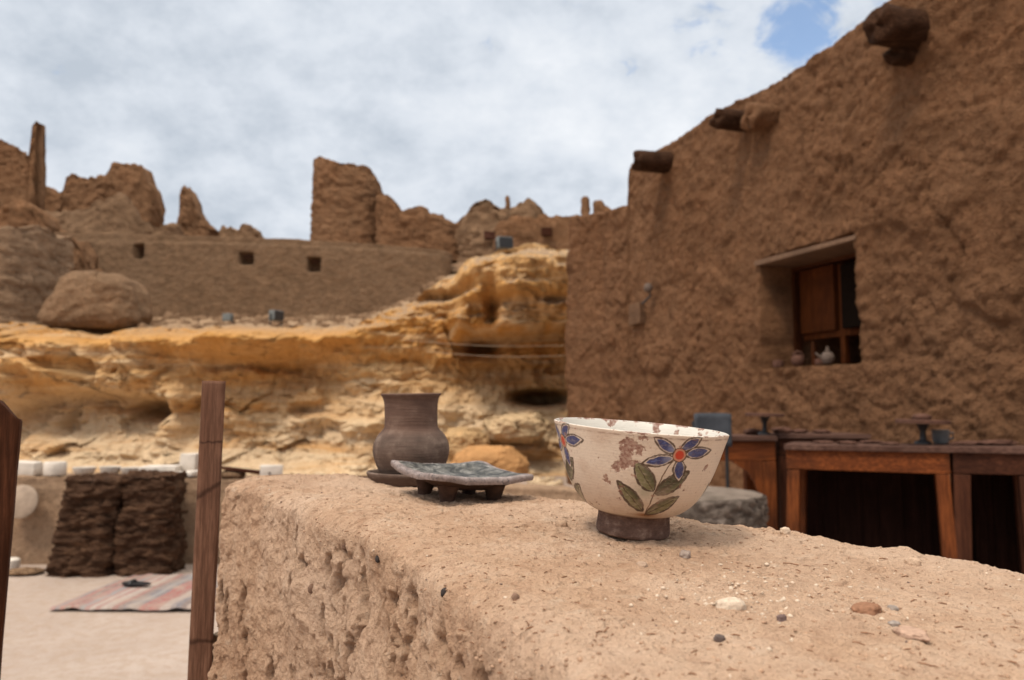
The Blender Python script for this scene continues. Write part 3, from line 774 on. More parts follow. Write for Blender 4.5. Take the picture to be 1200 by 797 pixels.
# boulders at the cliff foot
for i, (px, py, yd, sx, sy, sz, lab, c) in enumerate((
        (572, 552, 11.6, 0.56, 0.4, 0.36, 'smooth orange boulder at the cliff foot, seen behind the dish', (0.50, 0.27, 0.115)),
        (545, 520, 12.2, 0.36, 0.3, 0.24, 'round buff boulder above the orange boulder', (0.50, 0.33, 0.17)),
        (602, 502, 12.3, 0.46, 0.35, 0.22, 'pale flat boulder right of the buff boulder', (0.58, 0.42, 0.25)))):
    mm = Mat('boulder_rock', 0.95, 0.1)
    nn = mm.noise(3, 6, 0.6); mm.color(mm.ramp(nn, [(0.3, mul(c, 0.7)), (0.5, c), (0.7, mul(c, 1.2))])); mm.bump(mm.noise(9, 6, 0.65), 0.8, 0.05)
    o = lump('boulder', mm.m, (sx, sy, sz), 30 + i, 6, 0.30, 1.4, square=0.05, facet=0.05 if i == 0 else 0.14, octv=6, loc=P(px, py, yd))
    tag(o, lab, 'boulder', 'boulders at the cliff foot')

# ================================================================== MUD BUILDING ON THE RIGHT
UD = np.array([-0.352, 0.936]); ND = np.array([0.936, 0.352]); PW = 4.6      # along the wall, into the wall, distance
def W(s, d, z): return Vector((ND[0] * (PW + d) + UD[0] * s, ND[1] * (PW + d) + UD[1] * s, z))
bld = thing('mud_building', 'large brown mud plastered building with a recessed window and log ends', 'building', W(6, 0, 0))
B0 = np.array(bld.location)
s_end = 9.8
# the face as a height field over (s, z), wrapped round the far corner
res = 0.022
ss = np.arange(0.3, s_end + 4.6, res); nzb = int(4.0 / res)
rc = 0.55
def wall_xy(s, d):
    """plan point; beyond s_end the wall turns the corner away from the camera"""
    s = np.asarray(s, float); d = np.asarray(d, float)
    ang = np.clip((s - s_end) / rc, 0, math.pi / 2)
    extra = np.maximum(s - s_end - rc * math.pi / 2, 0)
    s1 = np.minimum(s, s_end)
    # arc centre at (s_end, rc)
    ls = s1 + (rc - d) * np.sin(ang); ld = rc - (rc - d) * np.cos(ang) + extra
    return ND[0] * (PW + ld) + UD[0] * ls, ND[1] * (PW + ld) + UD[1] * ls
topz = np.interp(ss, [0, 3.0, 4.4, 5.5, 6.6, 7.4, 8.0, 8.28, 8.36, 9.3, 9.8, 11, 16], [4.06, 4.0, 4.01, 3.93, 3.97, 3.93, 3.95, 3.92, 3.44, 3.57, 3.64, 3.62, 3.5])
topz = topz + 0.05 * fbm(np.stack([ss * 1.3, ss * 0, ss * 0], 1), 4, 5) + 0.03 * fbm(np.stack([ss * 5, ss * 0, ss * 0 + 3], 1), 3, 6)
WS0, WS1, WZ0, WZ1 = 4.77, 5.88, 1.35, 2.345
vv = np.linspace(0, 1, nzb)
Sg = np.repeat(ss[:, None], nzb, 1); Zg = -0.1 + (topz[:, None] + 0.1) * vv[None, :]
q = np.stack([Sg.ravel(), 0 * Sg.ravel(), Zg.ravel()], 1)
f1, f2, cid = worley(q * (3.4, 1, 4.2) + fbm(q * 3, 2, 2)[:, None] * 0.5, 8)
f1b, f2b, cidb = worley(q * (11, 1, 13), 18)
dd = 0.07 * fbm(q * 0.8, 4, 11) + 0.045 * fbm(q * 3.2, 4, 12) + 0.030 * fbm(q * 9, 4, 13, 0.6)
lump_mask = sstep(-0.15, 0.25, fbm(q * 0.55, 3, 66)); rgh = np.clip(sstep(-0.12, 0.18, fbm(q * (0.9, 1, 1.1) + 4, 4, 67)) * (0.5 + 0.5 * sstep(2.6, 1.3, q[:, 2])) + 0.35 * sstep(5.2, 3.6, q[:, 0]), 0, 1)
dd += -0.018 * np.clip(1 - (f2 - f1) * 5, 0, 1) * (0.1 + 0.9 * lump_mask) + 0.02 * (cid - 0.5) * lump_mask + (0.25 + 0.75 * rgh) * (0.019 * fbm(q * 26, 4, 14, 0.65) + 0.011 * facets(q * (7, 1, 8), 31) + 0.006 * facets(q * (19, 1, 22), 32))
dd += -0.014 * np.clip(1 - (f2b - f1b) * 4, 0, 1)
pl = fbm(q * (1.1, 1, 1.3), 3, 91); dd += 0.028 * sstep(0.05, 0.11, pl)              # edge of a lost plaster coat
crk = np.abs(fbm(q * (1.6, 1, 1.2), 4, 55)); dd += -0.03 * np.clip(1 - crk * 45, 0, 1) * sstep(0.0, 0.2, fbm(q * 0.9, 2, 56))
dd = -dd.reshape(Sg.shape)                                                            # towards the viewer is negative d
dd += 0.035 * (Zg / 4.0)                                                              # slight batter
dd -= 0.09 * np.exp(-((Sg - (s_end + 0.1)) / 0.40) ** 2) * (1 - 0.3 * Zg / 3.5) - 0.05 * np.exp(-((Sg - 9.15) / 0.16) ** 2)
# window recess
jit = 0.025 * fbm(q * 5, 3, 21).reshape(Sg.shape)
ins = sstep(-0.012, 0.016, np.minimum(np.minimum(Sg - WS0 + jit, WS1 - Sg + jit), np.minimum(Zg - (WZ0 + 0.02) + jit * 0.7, WZ1 - Zg)))
dd = dd * (1 - ins) + ins * 1.35
xw, yw = wall_xy(Sg, dd)
Gf = np.stack([xw, yw, Zg], 2)
# parapet top and back rows
tb = []
for dth, drop in ((0.06, 0.02), (0.16, 0.03), (0.30, 0.02), (0.40, -0.02), (0.44, -0.12), (0.45, -0.7)):
    dj = dth + dd[:, -1] + 0.02 * fbm(np.stack([ss * 4, ss * 0 + dth * 20, ss * 0], 1), 3, 44)
    x_, y_ = wall_xy(ss, dj); tb.append(np.stack([x_, y_, topz + drop + 0.02 * fbm(np.stack([ss * 5, ss * 0 + dth * 9, ss * 0], 1), 3, 45)], 1))
Gw = np.concatenate([Gf, np.stack(tb, 1)], 1)
link('wall', new_mesh('wall', Gw.reshape(-1, 3) - B0, grid_faces(Gw.shape[0], Gw.shape[1])[:, ::-1], M_BUILD), bld)
# flat roof behind the parapet
mb = MB()
c4 = [W(0.3, 0.4, 3.15), W(9.85, 0.4, 3.15), W(9.85, 4.8, 3.15), W(0.3, 4.8, 3.15)]
c4b = [v + Vector((0, 0, 0.2)) for v in c4]
mb.add([v - bld.location for v in c4 + c4b], [[3, 2, 1, 0], [4, 5, 6, 7], [0, 1, 5, 4], [1, 2, 6, 5], [2, 3, 7, 6], [3, 0, 4, 7]]).build('roof', M_BUILD, bld)

# window: frame part with shutter, bars, lintel as sub-parts
wroot = W(5.325, 0.40, WZ0) ; wang = math.atan2(UD[1], UD[0])
def wbox(mb, s, z, ws, wz_, d=0.0, th=0.05, bev=0.004):
    """box in the window plane, s, z relative to the window's foot"""
    return mb.box((s, -d, z), (ws, th, wz_), bev)
fr = MB()
hw = (WS1 - WS0) / 2 + 0.02; H = WZ1 - WZ0
wbox(fr, -hw, H / 2, 0.09, H + 0.1, 0, 0.08); wbox(fr, hw, H / 2, 0.09, H + 0.1, 0, 0.08)
wbox(fr, 0, H - 0.03, 2 * hw - 0.09, 0.10, 0, 0.08); wbox(fr, 0, -0.01, 2 * hw - 0.09, 0.06, 0, 0.08)
win = fr.build('window', M_FRAME, bld, loc=wroot - bld.location, rot=(0, 0, wang))
mm_ = MB(); wbox(mm_, 0, H / 2 - 0.03, 0.055, H - 0.14, 0.03, 0.05); mm_.build('mullion', M_SHUT, win)
mm_ = MB(); wbox(mm_, 0.25, 0.30, 0.445, 0.055, 0.03, 0.045); wbox(mm_, -0.25, 0.30, 0.445, 0.055, 0.03, 0.045); mm_.build('transom', M_SHUT, win)
sh = MB(); wbox(sh, 0.26, 0.615, 0.42, 0.57, -0.012, 0.025)
for sx_ in (0.075, 0.455): wbox(sh, sx_, 0.615, 0.06, 0.57, 0.012, 0.03)
for zx in (0.36, 0.875): wbox(sh, 0.265, zx, 0.318, 0.06, 0.012, 0.03)
sh.build('shutter', M_SHUT, win)
sh = MB(); wbox(sh, -0.27, 0.60, 0.40, 0.54, -0.05, 0.02); sh.build('pane', M_DARK, win)  # solid board, near-black colour stands in for the unlit room behind
bk = MB(); wbox(bk, 0.32, 0.13, 0.04, 0.24, -0.02, 0.03); bk.build('glazing_bar', M_FRAME, win)
# wooden lintel board over the recess
lb = MB().box((0, 0, 0), (1.22, 0.40, 0.05), 0.008, wob=0.006)
lb.build('lintel', wood_mat('lintel_wood', (0.14, 0.075, 0.042), (0.21, 0.12, 0.07), 'X', 8, 0.8), bld, loc=W(5.325, 0.19, WZ1 - 0.025) - bld.location, rot=(0, 0, wang))
# log ends
def beam(s, z, r, out, mat, seed, down=0.0, deep=0.3, rough=0.10):
    n = 26; k = 22
    V = np.zeros((n + 2, k, 3))
    for i in range(n + 2):
        t = min(i, n - 1) / (n - 1)
        rr = r * (1.0 if i < n else (0.55 if i == n else 0.0))
        a = np.linspace(0, 2 * math.pi, k, endpoint=False)
        dpt = deep - (deep + out) * t
        if i >= n: dpt -= 0.012
        q_ = np.stack([np.cos(a) * 1.6 + seed, np.sin(a) * 1.6, np.full(k, t * 2.2)], 1)
        rn = rr * (1 + rough * fbm(q_, 3, seed) + 0.05 * np.sign(np.sin(a * 9 + seed)) * 0.5)
        for j in range(k):
            p = W(s + rn[j] * math.cos(a[j]), dpt + 0.02 * math.sin(3 * a[j] + seed) * (t > 0.95), z + rn[j] * math.sin(a[j]) - down * max(0, t - 0.4))
            V[i, j] = p - bld.location
    link('roof_beam', new_mesh('roof_beam', V.reshape(-1, 3), grid_faces(n + 2, k, False, True), mat, smooth=True), bld)
beam(4.10, 3.685, 0.135, 0.33, M_BEAM, 3, 0.02, rough=0.30)
beam(4.16, 3.535, 0.075, 0.14, M_BEAM, 4, 0.03, rough=0.4)
beam(6.02, 3.70, 0.095, 0.32, M_BEAM, 5, 0.05, rough=0.28)
beam(5.76, 3.65, 0.125, 0.16, M_BUILD, 6, 0.05, rough=0.5)
beam(7.42, 3.71, 0.115, 0.36, M_BEAM, 7, 0.03, rough=0.28)
# small plate and lamp on the wall
MB().box((0, 0, 0), (0.27, 0.10, 0.25), 0.01, wob=0.008).build('vent_plate', mud_mat('plate_mud', (0.15, 0.085, 0.05), 0.5, 0.01), bld, loc=W(8.07, -0.01, 2.10) - bld.location, rot=(0, 0, wang))
lr = MB().lathe([(0.0, 0.06), (0.03, 0.055), (0.05, 0.02), (0.05, -0.02), (0.03, -0.04), (0.0, -0.045)], 20).build('wall_lamp', M_CLAYG, bld, smooth=True, loc=W(7.72, -0.07, 2.35) - bld.location)
MB().tube([(0, 0, 0), (0.03, 0.02, -0.08), (-0.05, 0.10, -0.16)], 0.012, 6).build('lamp_arm', M_BLACK, lr)

# pots on the window sill
def sill_pot(s, d, label, prof, mat, scale=1.0, handle=False, spout=False, cat='pot'):
    t = thing('clay_pot', label, cat, W(s, d, WZ0 + 0.025), (0, 0, 0), 'small clay pots on the window sill')
    MB().lathe([(r * scale, z * scale) for r, z in prof], 24).build('body', mat, t, smooth=True)
    if handle:
        MB().tube([(math.cos(a) * 0.055 * scale, 0, 0.07 * scale + math.sin(a) * 0.075 * scale) for a in np.linspace(0, math.pi, 12)], 0.012 * scale, 7).build('handle', mat, t, smooth=True)
    if spout:
        MB().tube([(-0.05 * scale, 0, 0.05 * scale), (-0.09 * scale, 0, 0.075 * scale), (-0.115 * scale, 0, 0.10 * scale)], [0.02 * scale, 0.014 * scale, 0.01 * scale], 8).build('spout', mat, t, smooth=True)
        MB().lathe([(0.0, 0.0), (0.02, 0.0), (0.012, 0.02), (0.014, 0.035), (0.0, 0.04)], 12).build('knob', mat, t, smooth=True, loc=(0, 0, 0.118 * scale))
    return t
PR = [(0.0, 0.0), (0.04, 0.0), (0.06, 0.03), (0.065, 0.06), (0.05, 0.095), (0.035, 0.11), (0.04, 0.118), (0.0, 0.118)]
PL = [(0.0, 0.0), (0.045, 0.0), (0.05, 0.03), (0.045, 0.06), (0.0, 0.065)]
sill_pot(5.78, 0.10, 'squat brown clay lump at the left end of the window sill', PL, M_CLAY, 1.0, cat='pot')
sill_pot(5.55, 0.12, 'brown clay basket with a hoop handle on the window sill', PR, M_CLAY, 0.85, True)
sill_pot(5.33, 0.16, 'small brown clay lump between hoop basket and grey teapot', PL, M_CLAY, 0.8)
sill_pot(5.17, 0.10, 'grey clay teapot with lid knob and spout on the window sill', PR, M_CLAYG, 0.85, False, True, 'teapot')

# ================================================================== COURTYARD
# low wall
def low_disp(p):
    f1, f2, c = worley(p * 7, 4)
    return 0.03 * fbm(p * 2.5, 4, 3) + 0.010 * fbm(p * 12, 3, 5) - 0.008 * np.clip(1 - (f2 - f1) * 4, 0, 1)
LW_Y = 5.45
def lowtop(px): return P(px, np.interp(px, [-100, 0, 230, 300, 440, 560, 660, 800], [553, 556, 557, 559, 561, 566, 572, 580]), LW_Y).z
lx = np.linspace(-120, 760, 30)
sweep_obj('low_wall', M_LOW, 'long low sandy mud wall across the back of the courtyard', 'wall',
          path=[((a - 600) / F * LW_Y, LW_Y) for a in lx], top=[(k, lowtop(a)) for k, a in zip(np.linspace(0, 1, 30), lx)], base=[(0, -0.1), (1, -0.1)], thick=0.36, res=0.022, disp=low_disp)

def low_at(px, dy=0.0):
    return Vector(((px - 600) / F * (LW_Y + dy), LW_Y + dy, lowtop(px) + 0.004))
PXM = LW_Y / F
# white salt pieces along the low wall
def salt(label, px, w, h, shape='block', dpt=None, dy=-0.07, name='salt_block', yaw=0, base=0.0):
    p = low_at(px, dy); p.z += base
    w *= PXM; h *= PXM; dpt = dpt or w * 0.8
    if shape == 'block':
        o = MB().box((0, 0, h / 2), (w, dpt, h), 0.012, wob=0.006).build(name, M_WHITE, None, True, p, (0, 0, yaw))
    else:
        r = w / 2
        if shape == 'drum': prof = [(0, 0), (r * 0.95, 0), (r, h * 0.1), (r, h * 0.9), (r * 0.9, h), (r * 0.6, h), (r * 0.5, h * 0.85), (0, h * 0.85)]
        else: prof = [(0, 0), (r * 0.6, 0), (r * 0.9, h * 0.4), (r, h), (r * 0.88, h), (r * 0.7, h * 0.55), (0, h * 0.4)]
        o = MB().lathe(prof, 32).build(name, M_WHITE, None, True, p)
    return tag(o, label, 'salt block' if shape == 'block' else ('salt drum' if shape == 'drum' else 'salt bowl'), 'white salt pieces on the low wall')
salt('white salt block nearest the dark post on the low wall', 37, 27, 15, 'block')
salt('white round salt drum right of the first salt block', 70, 24, 15, 'drum', name='salt_drum')
salt('shallow white salt bowl, first of the three right of the drum', 104, 25, 9, 'bowl', name='salt_bowl')
salt('shallow white salt bowl, middle one of three in a row', 134, 23, 10, 'bowl', name='salt_bowl')
salt('shallow white salt bowl touching the long white slab', 158, 23, 9, 'bowl', name='salt_bowl')
salt('long white salt slab lying above the right dark stack', 193, 40, 11, 'block', 0.16, yaw=R(4))
salt('thin flat white salt plate under the tall block by the post', 218, 32, 5, 'block', 0.17, dy=-0.09)
salt('tall white salt block standing beside the slim wooden post', 226, 19, 24, 'block', 0.10, dy=0.04)
salt('white salt chunk alone on the low wall behind the mud wall end', 321, 25, 14, 'block', 0.10, yaw=R(20))
# disc and oddments
o = MB().lathe([(0, 0), (0.095, 0), (0.106, 0.010), (0.106, 0.022), (0.096, 0.028), (0, 0.028)], 40).build('stone_disc', simple('pale_stone', (0.37, 0.285, 0.22), 0.9, 0.1, 0.2, 20, 0.004), None, True, P(27, 588, LW_Y - 0.245), (R(82), 0, 0))
tag(o, 'round pale stone disc leaning on the low wall beside the dark post', 'disc')
o = MB().lathe([(0, 0), (0.035, 0), (0.045, 0.03), (0.045, 0.07), (0.03, 0.08), (0, 0.08)], 24).build('white_pot', M_WHITE, None, True, Vector((P(15, 640, 5.0).x, 5.0, 0.01)))
tag(o, 'small white pot on the ground below the stone disc', 'pot')
o = lump('flat_stone', M_RUIN2, (0.11, 0.09, 0.018), 5, 3, 0.2, loc=Vector((P(30, 650, 4.95).x, 4.95, 0.02)))
tag(o, 'thin flat stone on the ground right of the small white pot', 'stone')
# dark slabs on the low wall behind the mud wall end
o = MB().box((0, 0, 0), (0.36, 0.12, 0.022), 0.004, wob=0.006).build('dark_board', M_TDARK, None, False, low_at(291, -0.08) + Vector((0, 0, 0.045)), (0, R(7), R(6)))
tag(o, 'short dark board tilted on a stone behind the end of the mud wall', 'board')
o = lump('flat_stone', M_RUIN2, (0.09, 0.08, 0.035), 6, 3, 0.2, loc=low_at(275, -0.08) + Vector((0, 0, 0.012)))
tag(o, 'rounded flat stone under the tilted dark board', 'stone')
o = MB().tube([low_at(338, -0.1) + Vector((0, 0, 0.012)), low_at(380, -0.11) + Vector((0, 0, 0.016)), low_at(440, -0.1) + Vector((0, 0, 0.012))], 0.011, 7).build('stick', M_TDARK)
tag(o, 'thin dark stick lying along the low wall left of the jar', 'stick')

# two dark lumpy stacks
m = Mat('dark_fibre', 0.95, 0.1)
nn = m.noise(9, 7, 0.65, m.mapped((1, 1, 2.6)), 0.5)
m.color(m.ramp(nn, [(0.30, (0.030, 0.016, 0.010)), (0.55, (0.085, 0.045, 0.027)), (0.72, (0.17, 0.095, 0.055))]))
m.bump(m.math('ADD', nn, m.noise(40, 5, 0.7)), 0.9, 0.02)
M_STACK = m.m
def stack(label, pxb0, pxb1, pxt0, pxt1, pyt, seed, Yd):
    n = 90; kz = 90
    x0b, x1b = (pxb0 - 600) / F * Yd, (pxb1 - 600) / F * Yd; x0t, x1t = (pxt0 - 600) / F * Yd, (pxt1 - 600) / F * Yd
    zt = P(100, pyt, Yd).z; dpt = 0.30
    a = np.linspace(0, 2 * math.pi, n, endpoint=False)
    sq = 1 / np.power(np.abs(np.cos(a)) ** 7 + np.abs(np.sin(a)) ** 7, 1 / 7.)
    G = np.zeros((kz + 6, n, 3))
    for j in range(kz + 6):
        v = min(j / (kz - 1), 1.0); sh = 1.0 if j < kz else max(0.0, 1 - (j - kz + 1) / 6.0)
        xc_, hw_ = (x0b * (1 - v) + x1b * (1 - v) + (x0t + x1t) * v) / 2, ((x1b - x0b) * (1 - v) + (x1t - x0t) * v) / 2
        G[j, :, 0] = xc_ + np.cos(a) * sq * hw_ * sh; G[j, :, 1] = Yd + dpt / 2 + np.sin(a) * sq * dpt / 2 * sh; G[j, :, 2] = zt * v + (0.012 * (1 - sh))
    Nn = grid_normals(G); q_ = G.reshape(-1, 3)
    f1, f2, c = worley(q_ * (9, 9, 24) + fbm(q_ * 9, 3, seed)[:, None] * 1.6, seed)
    d = 0.014 * (1 - np.clip(f1, 0, 1)) - 0.010 * np.clip(1 - (f2 - f1) * 4, 0, 1) + 0.022 * facets(q_ * (9, 9, 15), seed + 8) + 0.035 * fbm(q_ * 5, 4, seed + 2) + 0.030 * fbm(q_ * (16, 16, 30), 4, seed + 4, 0.6)
    dx = np.roll(G, -1, 1) - np.roll(G, 1, 1); dz = np.gradient(G, axis=0); nv = np.cross(dx, dz); nv /= np.maximum(np.linalg.norm(nv, axis=2, keepdims=True), 1e-9)
    nv[kz:, :, :] = (0, 0, 1)
    G = G + nv * d.reshape(G.shape[:2])[..., None]
    o = link('fibre_stack', new_mesh('fibre_stack', G.reshape(-1, 3), grid_faces(kz + 6, n, False, True)[:, ::-1], M_STACK))
    tag(o, label, 'stack', 'dark lumpy stacks against the low wall')
stack('dark brown lumpy stack against the low wall, wider at its foot', 61, 136, 82, 142, 562, 3, 4.86)
stack('dark brown straight lumpy stack against the low wall, behind the rug', 140, 202, 146, 200, 558, 9, 4.88)
# a mud pier at the right of the stacks
# rug
m = Mat('rag_rug', 0.95, 0.1)
sp = m.n('ShaderNodeSeparateXYZ'); m.l(m.objc, sp.inputs[0])
wob = m.math('MULTIPLY', m.math('SUBTRACT', m.noise(5, 3, 0.5), 0.5), 0.03)
xx = m.math('ADD', sp.outputs[0], wob)
fl = m.math('FLOOR', m.math('MULTIPLY', xx, 38.0))
wn = m.n('ShaderNodeTexWhiteNoise'); wn.noise_dimensions = '1D'; m.l(fl, wn.inputs['W'])
c = m.ramp(wn.outputs['Value'], [(0.0, (0.30, 0.10, 0.09)), (0.14, (0.20, 0.20, 0.22)), (0.27, (0.42, 0.35, 0.31)), (0.4, (0.12, 0.14, 0.18)), (0.5, (0.38, 0.19, 0.18)), (0.6, (0.50, 0.43, 0.38)), (0.7, (0.16, 0.13, 0.13)), (0.8, (0.34, 0.055, 0.055)), (0.9, (0.25, 0.28, 0.30))], 'CONSTANT')
c = m.mix(0.38, c, (0.27, 0.205, 0.18)); c = m.mix(m.ramp(m.noise(60, 5, 0.7), [(0.42, 0.6), (0.58, 0.0)]), c, (0.30, 0.24, 0.21))
c = m.mix(m.ramp(m.noise(7, 5, 0.6), [(0.48, 0.0), (0.66, 0.6)]), c, (0.40, 0.31, 0.25))
m.color(c); m.bump(m.noise(90, 3, 0.6, m.mapped((0.3, 1, 1))), 0.8, 0.008)
nx, ny = 120, 70
rx0 = (70 - 600) / F * 4.06
U, Vv = np.meshgrid(np.linspace(0, 1, nx), np.linspace(0, 1, ny), indexing='ij')
Gx = 1.35 * U + 0.03 * Vv; Gy = 0.80 * Vv + 0.03 * U
qq = np.stack([Gx.ravel(), Gy.ravel(), 0 * Gx.ravel()], 1)
Gz = 0.028 + 0.012 * fbm(qq * 5, 3, 4).reshape(U.shape) + 0.05 * np.clip(fbm(qq * (6, 1.5, 1) + 3, 2, 14), 0, 1).reshape(U.shape)
edge = np.minimum(np.minimum(U * 1.35, (1 - U) * 1.35), np.minimum(Vv, 1 - Vv) * 0.8)
Gz = Gz - 0.006 - 0.014 * (1 - sstep(0, 0.014, edge))
rug = link('rug', new_mesh('rug', np.stack([Gx, Gy, Gz], 2).reshape(-1, 3), grid_faces(nx, ny), m.m), None, (rx0 + 0.0, 4.06, 0.0), (0, 0, R(-1)))
tag(rug, 'striped red and grey rag rug on the sandy courtyard floor', 'rug')
sd_ = thing('sandal', 'black sandal lying alone on the striped rag rug', 'sandal', (P(153, 684, 4.45).x, 4.52, 0.035), (0, 0, R(80)))
sd_.scale = (0.8, 0.72, 0.4)
sole = [(math.cos(a) * 0.042 * (1 + 0.2 * math.sin(a)), math.sin(a) * 0.12) for a in np.linspace(0, 2 * math.pi, 28, endpoint=False)]
V = [(x, y, 0) for x, y in sole] + [(x, y, 0.022) for x, y in sole]
Fc = [list(range(28))[::-1], list(range(28, 56))] + [[i, (i + 1) % 28, 28 + (i + 1) % 28, 28 + i] for i in range(28)]
MB().add(V, Fc).build('sole', M_BLACK, sd_)
MB().tube([(-0.04, 0.03, 0.015), (-0.02, 0.035, 0.05), (0.02, 0.035, 0.05), (0.04, 0.03, 0.015)], 0.012, 8).build('strap', M_BLACK, sd_, smooth=True)

# ------------------------------------------------------------------ tables
def table(label, px0, px1, yf, dep, ztop_, leg=0.075, ap=0.105, top_th=0.03, mats=(M_TABLE, M_TABLEZ, M_TTOP), back=True, splay=0.0, stretcher=False, bracket=False, over=0.02, rot=0.0, yr=None):
    yr = yr or yf
    x0, x1 = (px0 - 600) / F * yf, (px1 - 600) / F * yr
    w = math.hypot(x1 - x0, yr - yf); rot = math.atan2(yr - yf, x1 - x0)
    t = thing('work_table', label, 'table', ((x0 + x1) / 2, (yf + yr) / 2, 0), (0, 0, rot), 'work tables along the building')
    hw = w / 2
    to = MB(); ov = over; k = 4
    for i in range(k):
        wy = (dep + ov) / k
        to.box((0, -ov + wy * (i + 0.5), ztop_ - top_th / 2), (w + 2 * ov * 0.3, wy - 0.004, top_th), 0.004, wob=0.002)
    to.build('tabletop', mats[2], t)
    za = ztop_ - top_th - ap / 2
    MB().box((0, 0.018, za), (w - 0.006, 0.03, ap), 0.004, wob=0.002).build('apron', mats[0], t)
    MB().box((0, dep - 0.02, za), (w - 0.006, 0.03, ap), 0.004).build('apron', mats[0], t)
    for sx in (-1, 1): MB().box((sx * (hw - 0.02), dep / 2, za), (0.03, dep - 0.08, ap), 0.004).build('apron', mats[0], t)
    zl = ztop_ - top_th
    for sx in (-1, 1):
        for sy in (0, 1):
            lm = MB()
            h = zl - 0.004 - (ap if sy == 0 else 0)
            lm.box((0, 0, 0), (leg, leg, h), 0.006, wob=0.003)
            lg = lm.build('leg', mats[1], t, loc=(sx * (hw - leg / 2 - 0.004) + sx * splay / 2, leg / 2 + 0.001 + sy * (dep - leg - 0.042), h / 2), rot=(0, -sx * math.atan(splay / max(h, .1)), 0))
    if back:
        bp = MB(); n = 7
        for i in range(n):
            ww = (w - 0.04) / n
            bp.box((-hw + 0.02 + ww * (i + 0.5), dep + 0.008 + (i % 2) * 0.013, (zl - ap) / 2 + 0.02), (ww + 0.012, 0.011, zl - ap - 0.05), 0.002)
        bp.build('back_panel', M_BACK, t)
    if stretcher:
        MB().box((0, dep * 0.5, 0.21), (w - 2 * leg, 0.10, 0.025), 0.004).build('stretcher', mats[2], t)
    if bracket:
        for sx in (1,):
            pts = [(0, 0), (0.20, 0), (0.16, -0.03), (0.10, -0.07), (0.05, -0.14), (0.02, -0.24), (0, -0.30)]
            V = [(-sx * p[0], 0.0, p[1]) for p in pts] + [(-sx * p[0], 0.03, p[1]) for p in pts]; n = len(pts)
            Fc = [list(range(n)), list(range(n, 2 * n))[::-1]] + [[i, (i + 1) % n, n + (i + 1) % n, n + i] for i in range(n)]
            MB().add(V, Fc).build('bracket', mats[1], t, loc=(sx * (hw - leg - 0.006), 0.006, zl - ap + 0.002))
    return t
ZT1 = P(1000, 522, 4.24).z
TA = ((918 - 600) / F * 4.4, 4.4); TB = ((1109 - 600) / F * 4.05, 4.05)
def table_y(px, off):
    # distance of the joined tables' front edge under a pixel column, plus off
    k = (px - 600) / F; dx, dy = TB[0] - TA[0], TB[1] - TA[1]
    t = (k * TA[1] - TA[0]) / (dx - k * dy)
    return TA[1] + t * dy + off
t1 = table('orange brown wooden work table with square legs, next to the dark table', 918, 1109, 4.4, 0.42, ZT1, yr=4.05, leg=0.068, stretcher=True, splay=0.03)
ZT2 = ZT1 + 0.004
k2 = math.hypot(TB[0] - TA[0], TB[1] - TA[1]); T2 = [(TB[i] + (TB[i] - TA[i]) / k2 * 0.008) for i in (0, 1)]; T3 = [(TB[i] + (TB[i] - TA[i]) / k2 * 0.37) for i in (0, 1)]
t2 = table('dark brown work table at the right edge, joined to the orange one', 600 + F * T2[0] / T2[1], 600 + F * T3[0] / T3[1], T2[1], 0.36, ZT2, yr=T3[1], mats=(M_TDARK, M_TDARKZ, M_TTOP), splay=0.02)
ZT3 = P(850, 511, 5.2).z
t3 = table('orange wooden work table with a curved corner bracket behind the bowl', 742, 907, 5.2, 0.5, ZT3, leg=0.085, ap=0.13, back=False, bracket=True)
ZT4 = P(950, 509, 5.35).z
t4 = table('dark wooden work table between the bracketed table and the building', 911, 1016, 5.35, 0.5, ZT4, mats=(M_TDARK, M_TDARKZ, M_TTOP), back=True)

# turntables for pottery
def turntable(label, px, py_disc, Yd, zbase, r):
    zd = P(px, py_disc, Yd).z
    t = thing('pottery_stand', label, 'turntable', ((px - 600) / F * Yd, Yd, zbase), (0, R(2), 0), 'pottery turntables on the tables')
    h = zd - zbase
    MB().lathe([(0, h - 0.012), (r, h - 0.012), (r, h + 0.006), (r * 0.96, h + 0.010), (0, h + 0.010)], 40).build('disc', M_CLAY, t, smooth=True)
    MB().lathe([(0.045, 0), (0.040, 0.012), (0.018, 0.02), (0.014, h * 0.55), (0.030, h - 0.02), (0.036, h - 0.013)], 20).build('stem', M_BLACK, t, smooth=True)
    return t
turntable('dark pottery turntable with empty disc on the far dark table', 894, 486, 5.33, ZT3 + 0.006, 0.125)
turntable('dark pottery turntable with a clay lump on its disc, near table', 1078, 494, table_y(1078, 0.22), ZT1 + 0.006, 0.135)
o = lump('clay_lump', M_CLAY, (0.05, 0.045, 0.022), 51, 3, 0.3, loc=P(1080, 488, table_y(1078, 0.22))); o.location.z = P(1078, 494, table_y(1078, 0.22)).z + 0.022
tag(o, 'lump of brown clay resting on the near turntable disc', 'clay')
cp = thing('cup', 'small white and blue grey cup beside the near turntable', 'cup', ((1099 - 600) / F * table_y(1099, 0.30), table_y(1099, 0.30), ZT1 + 0.004))
MB().lathe([(0, 0), (0.034, 0), (0.040, 0.01), (0.044, 0.075), (0.040, 0.075), (0.036, 0.012), (0, 0.010)], 24).build('body', simple('cup_glaze', (0.17, 0.175, 0.175), 0.5, 0.3, 0.15, 30), cp, smooth=True)
MB().tube([(0.042, 0, 0.06), (0.07, 0, 0.055), (0.068, 0, 0.03), (0.04, 0, 0.022)], 0.006, 6).build('handle', M_GREYBLUE, cp, smooth=True)
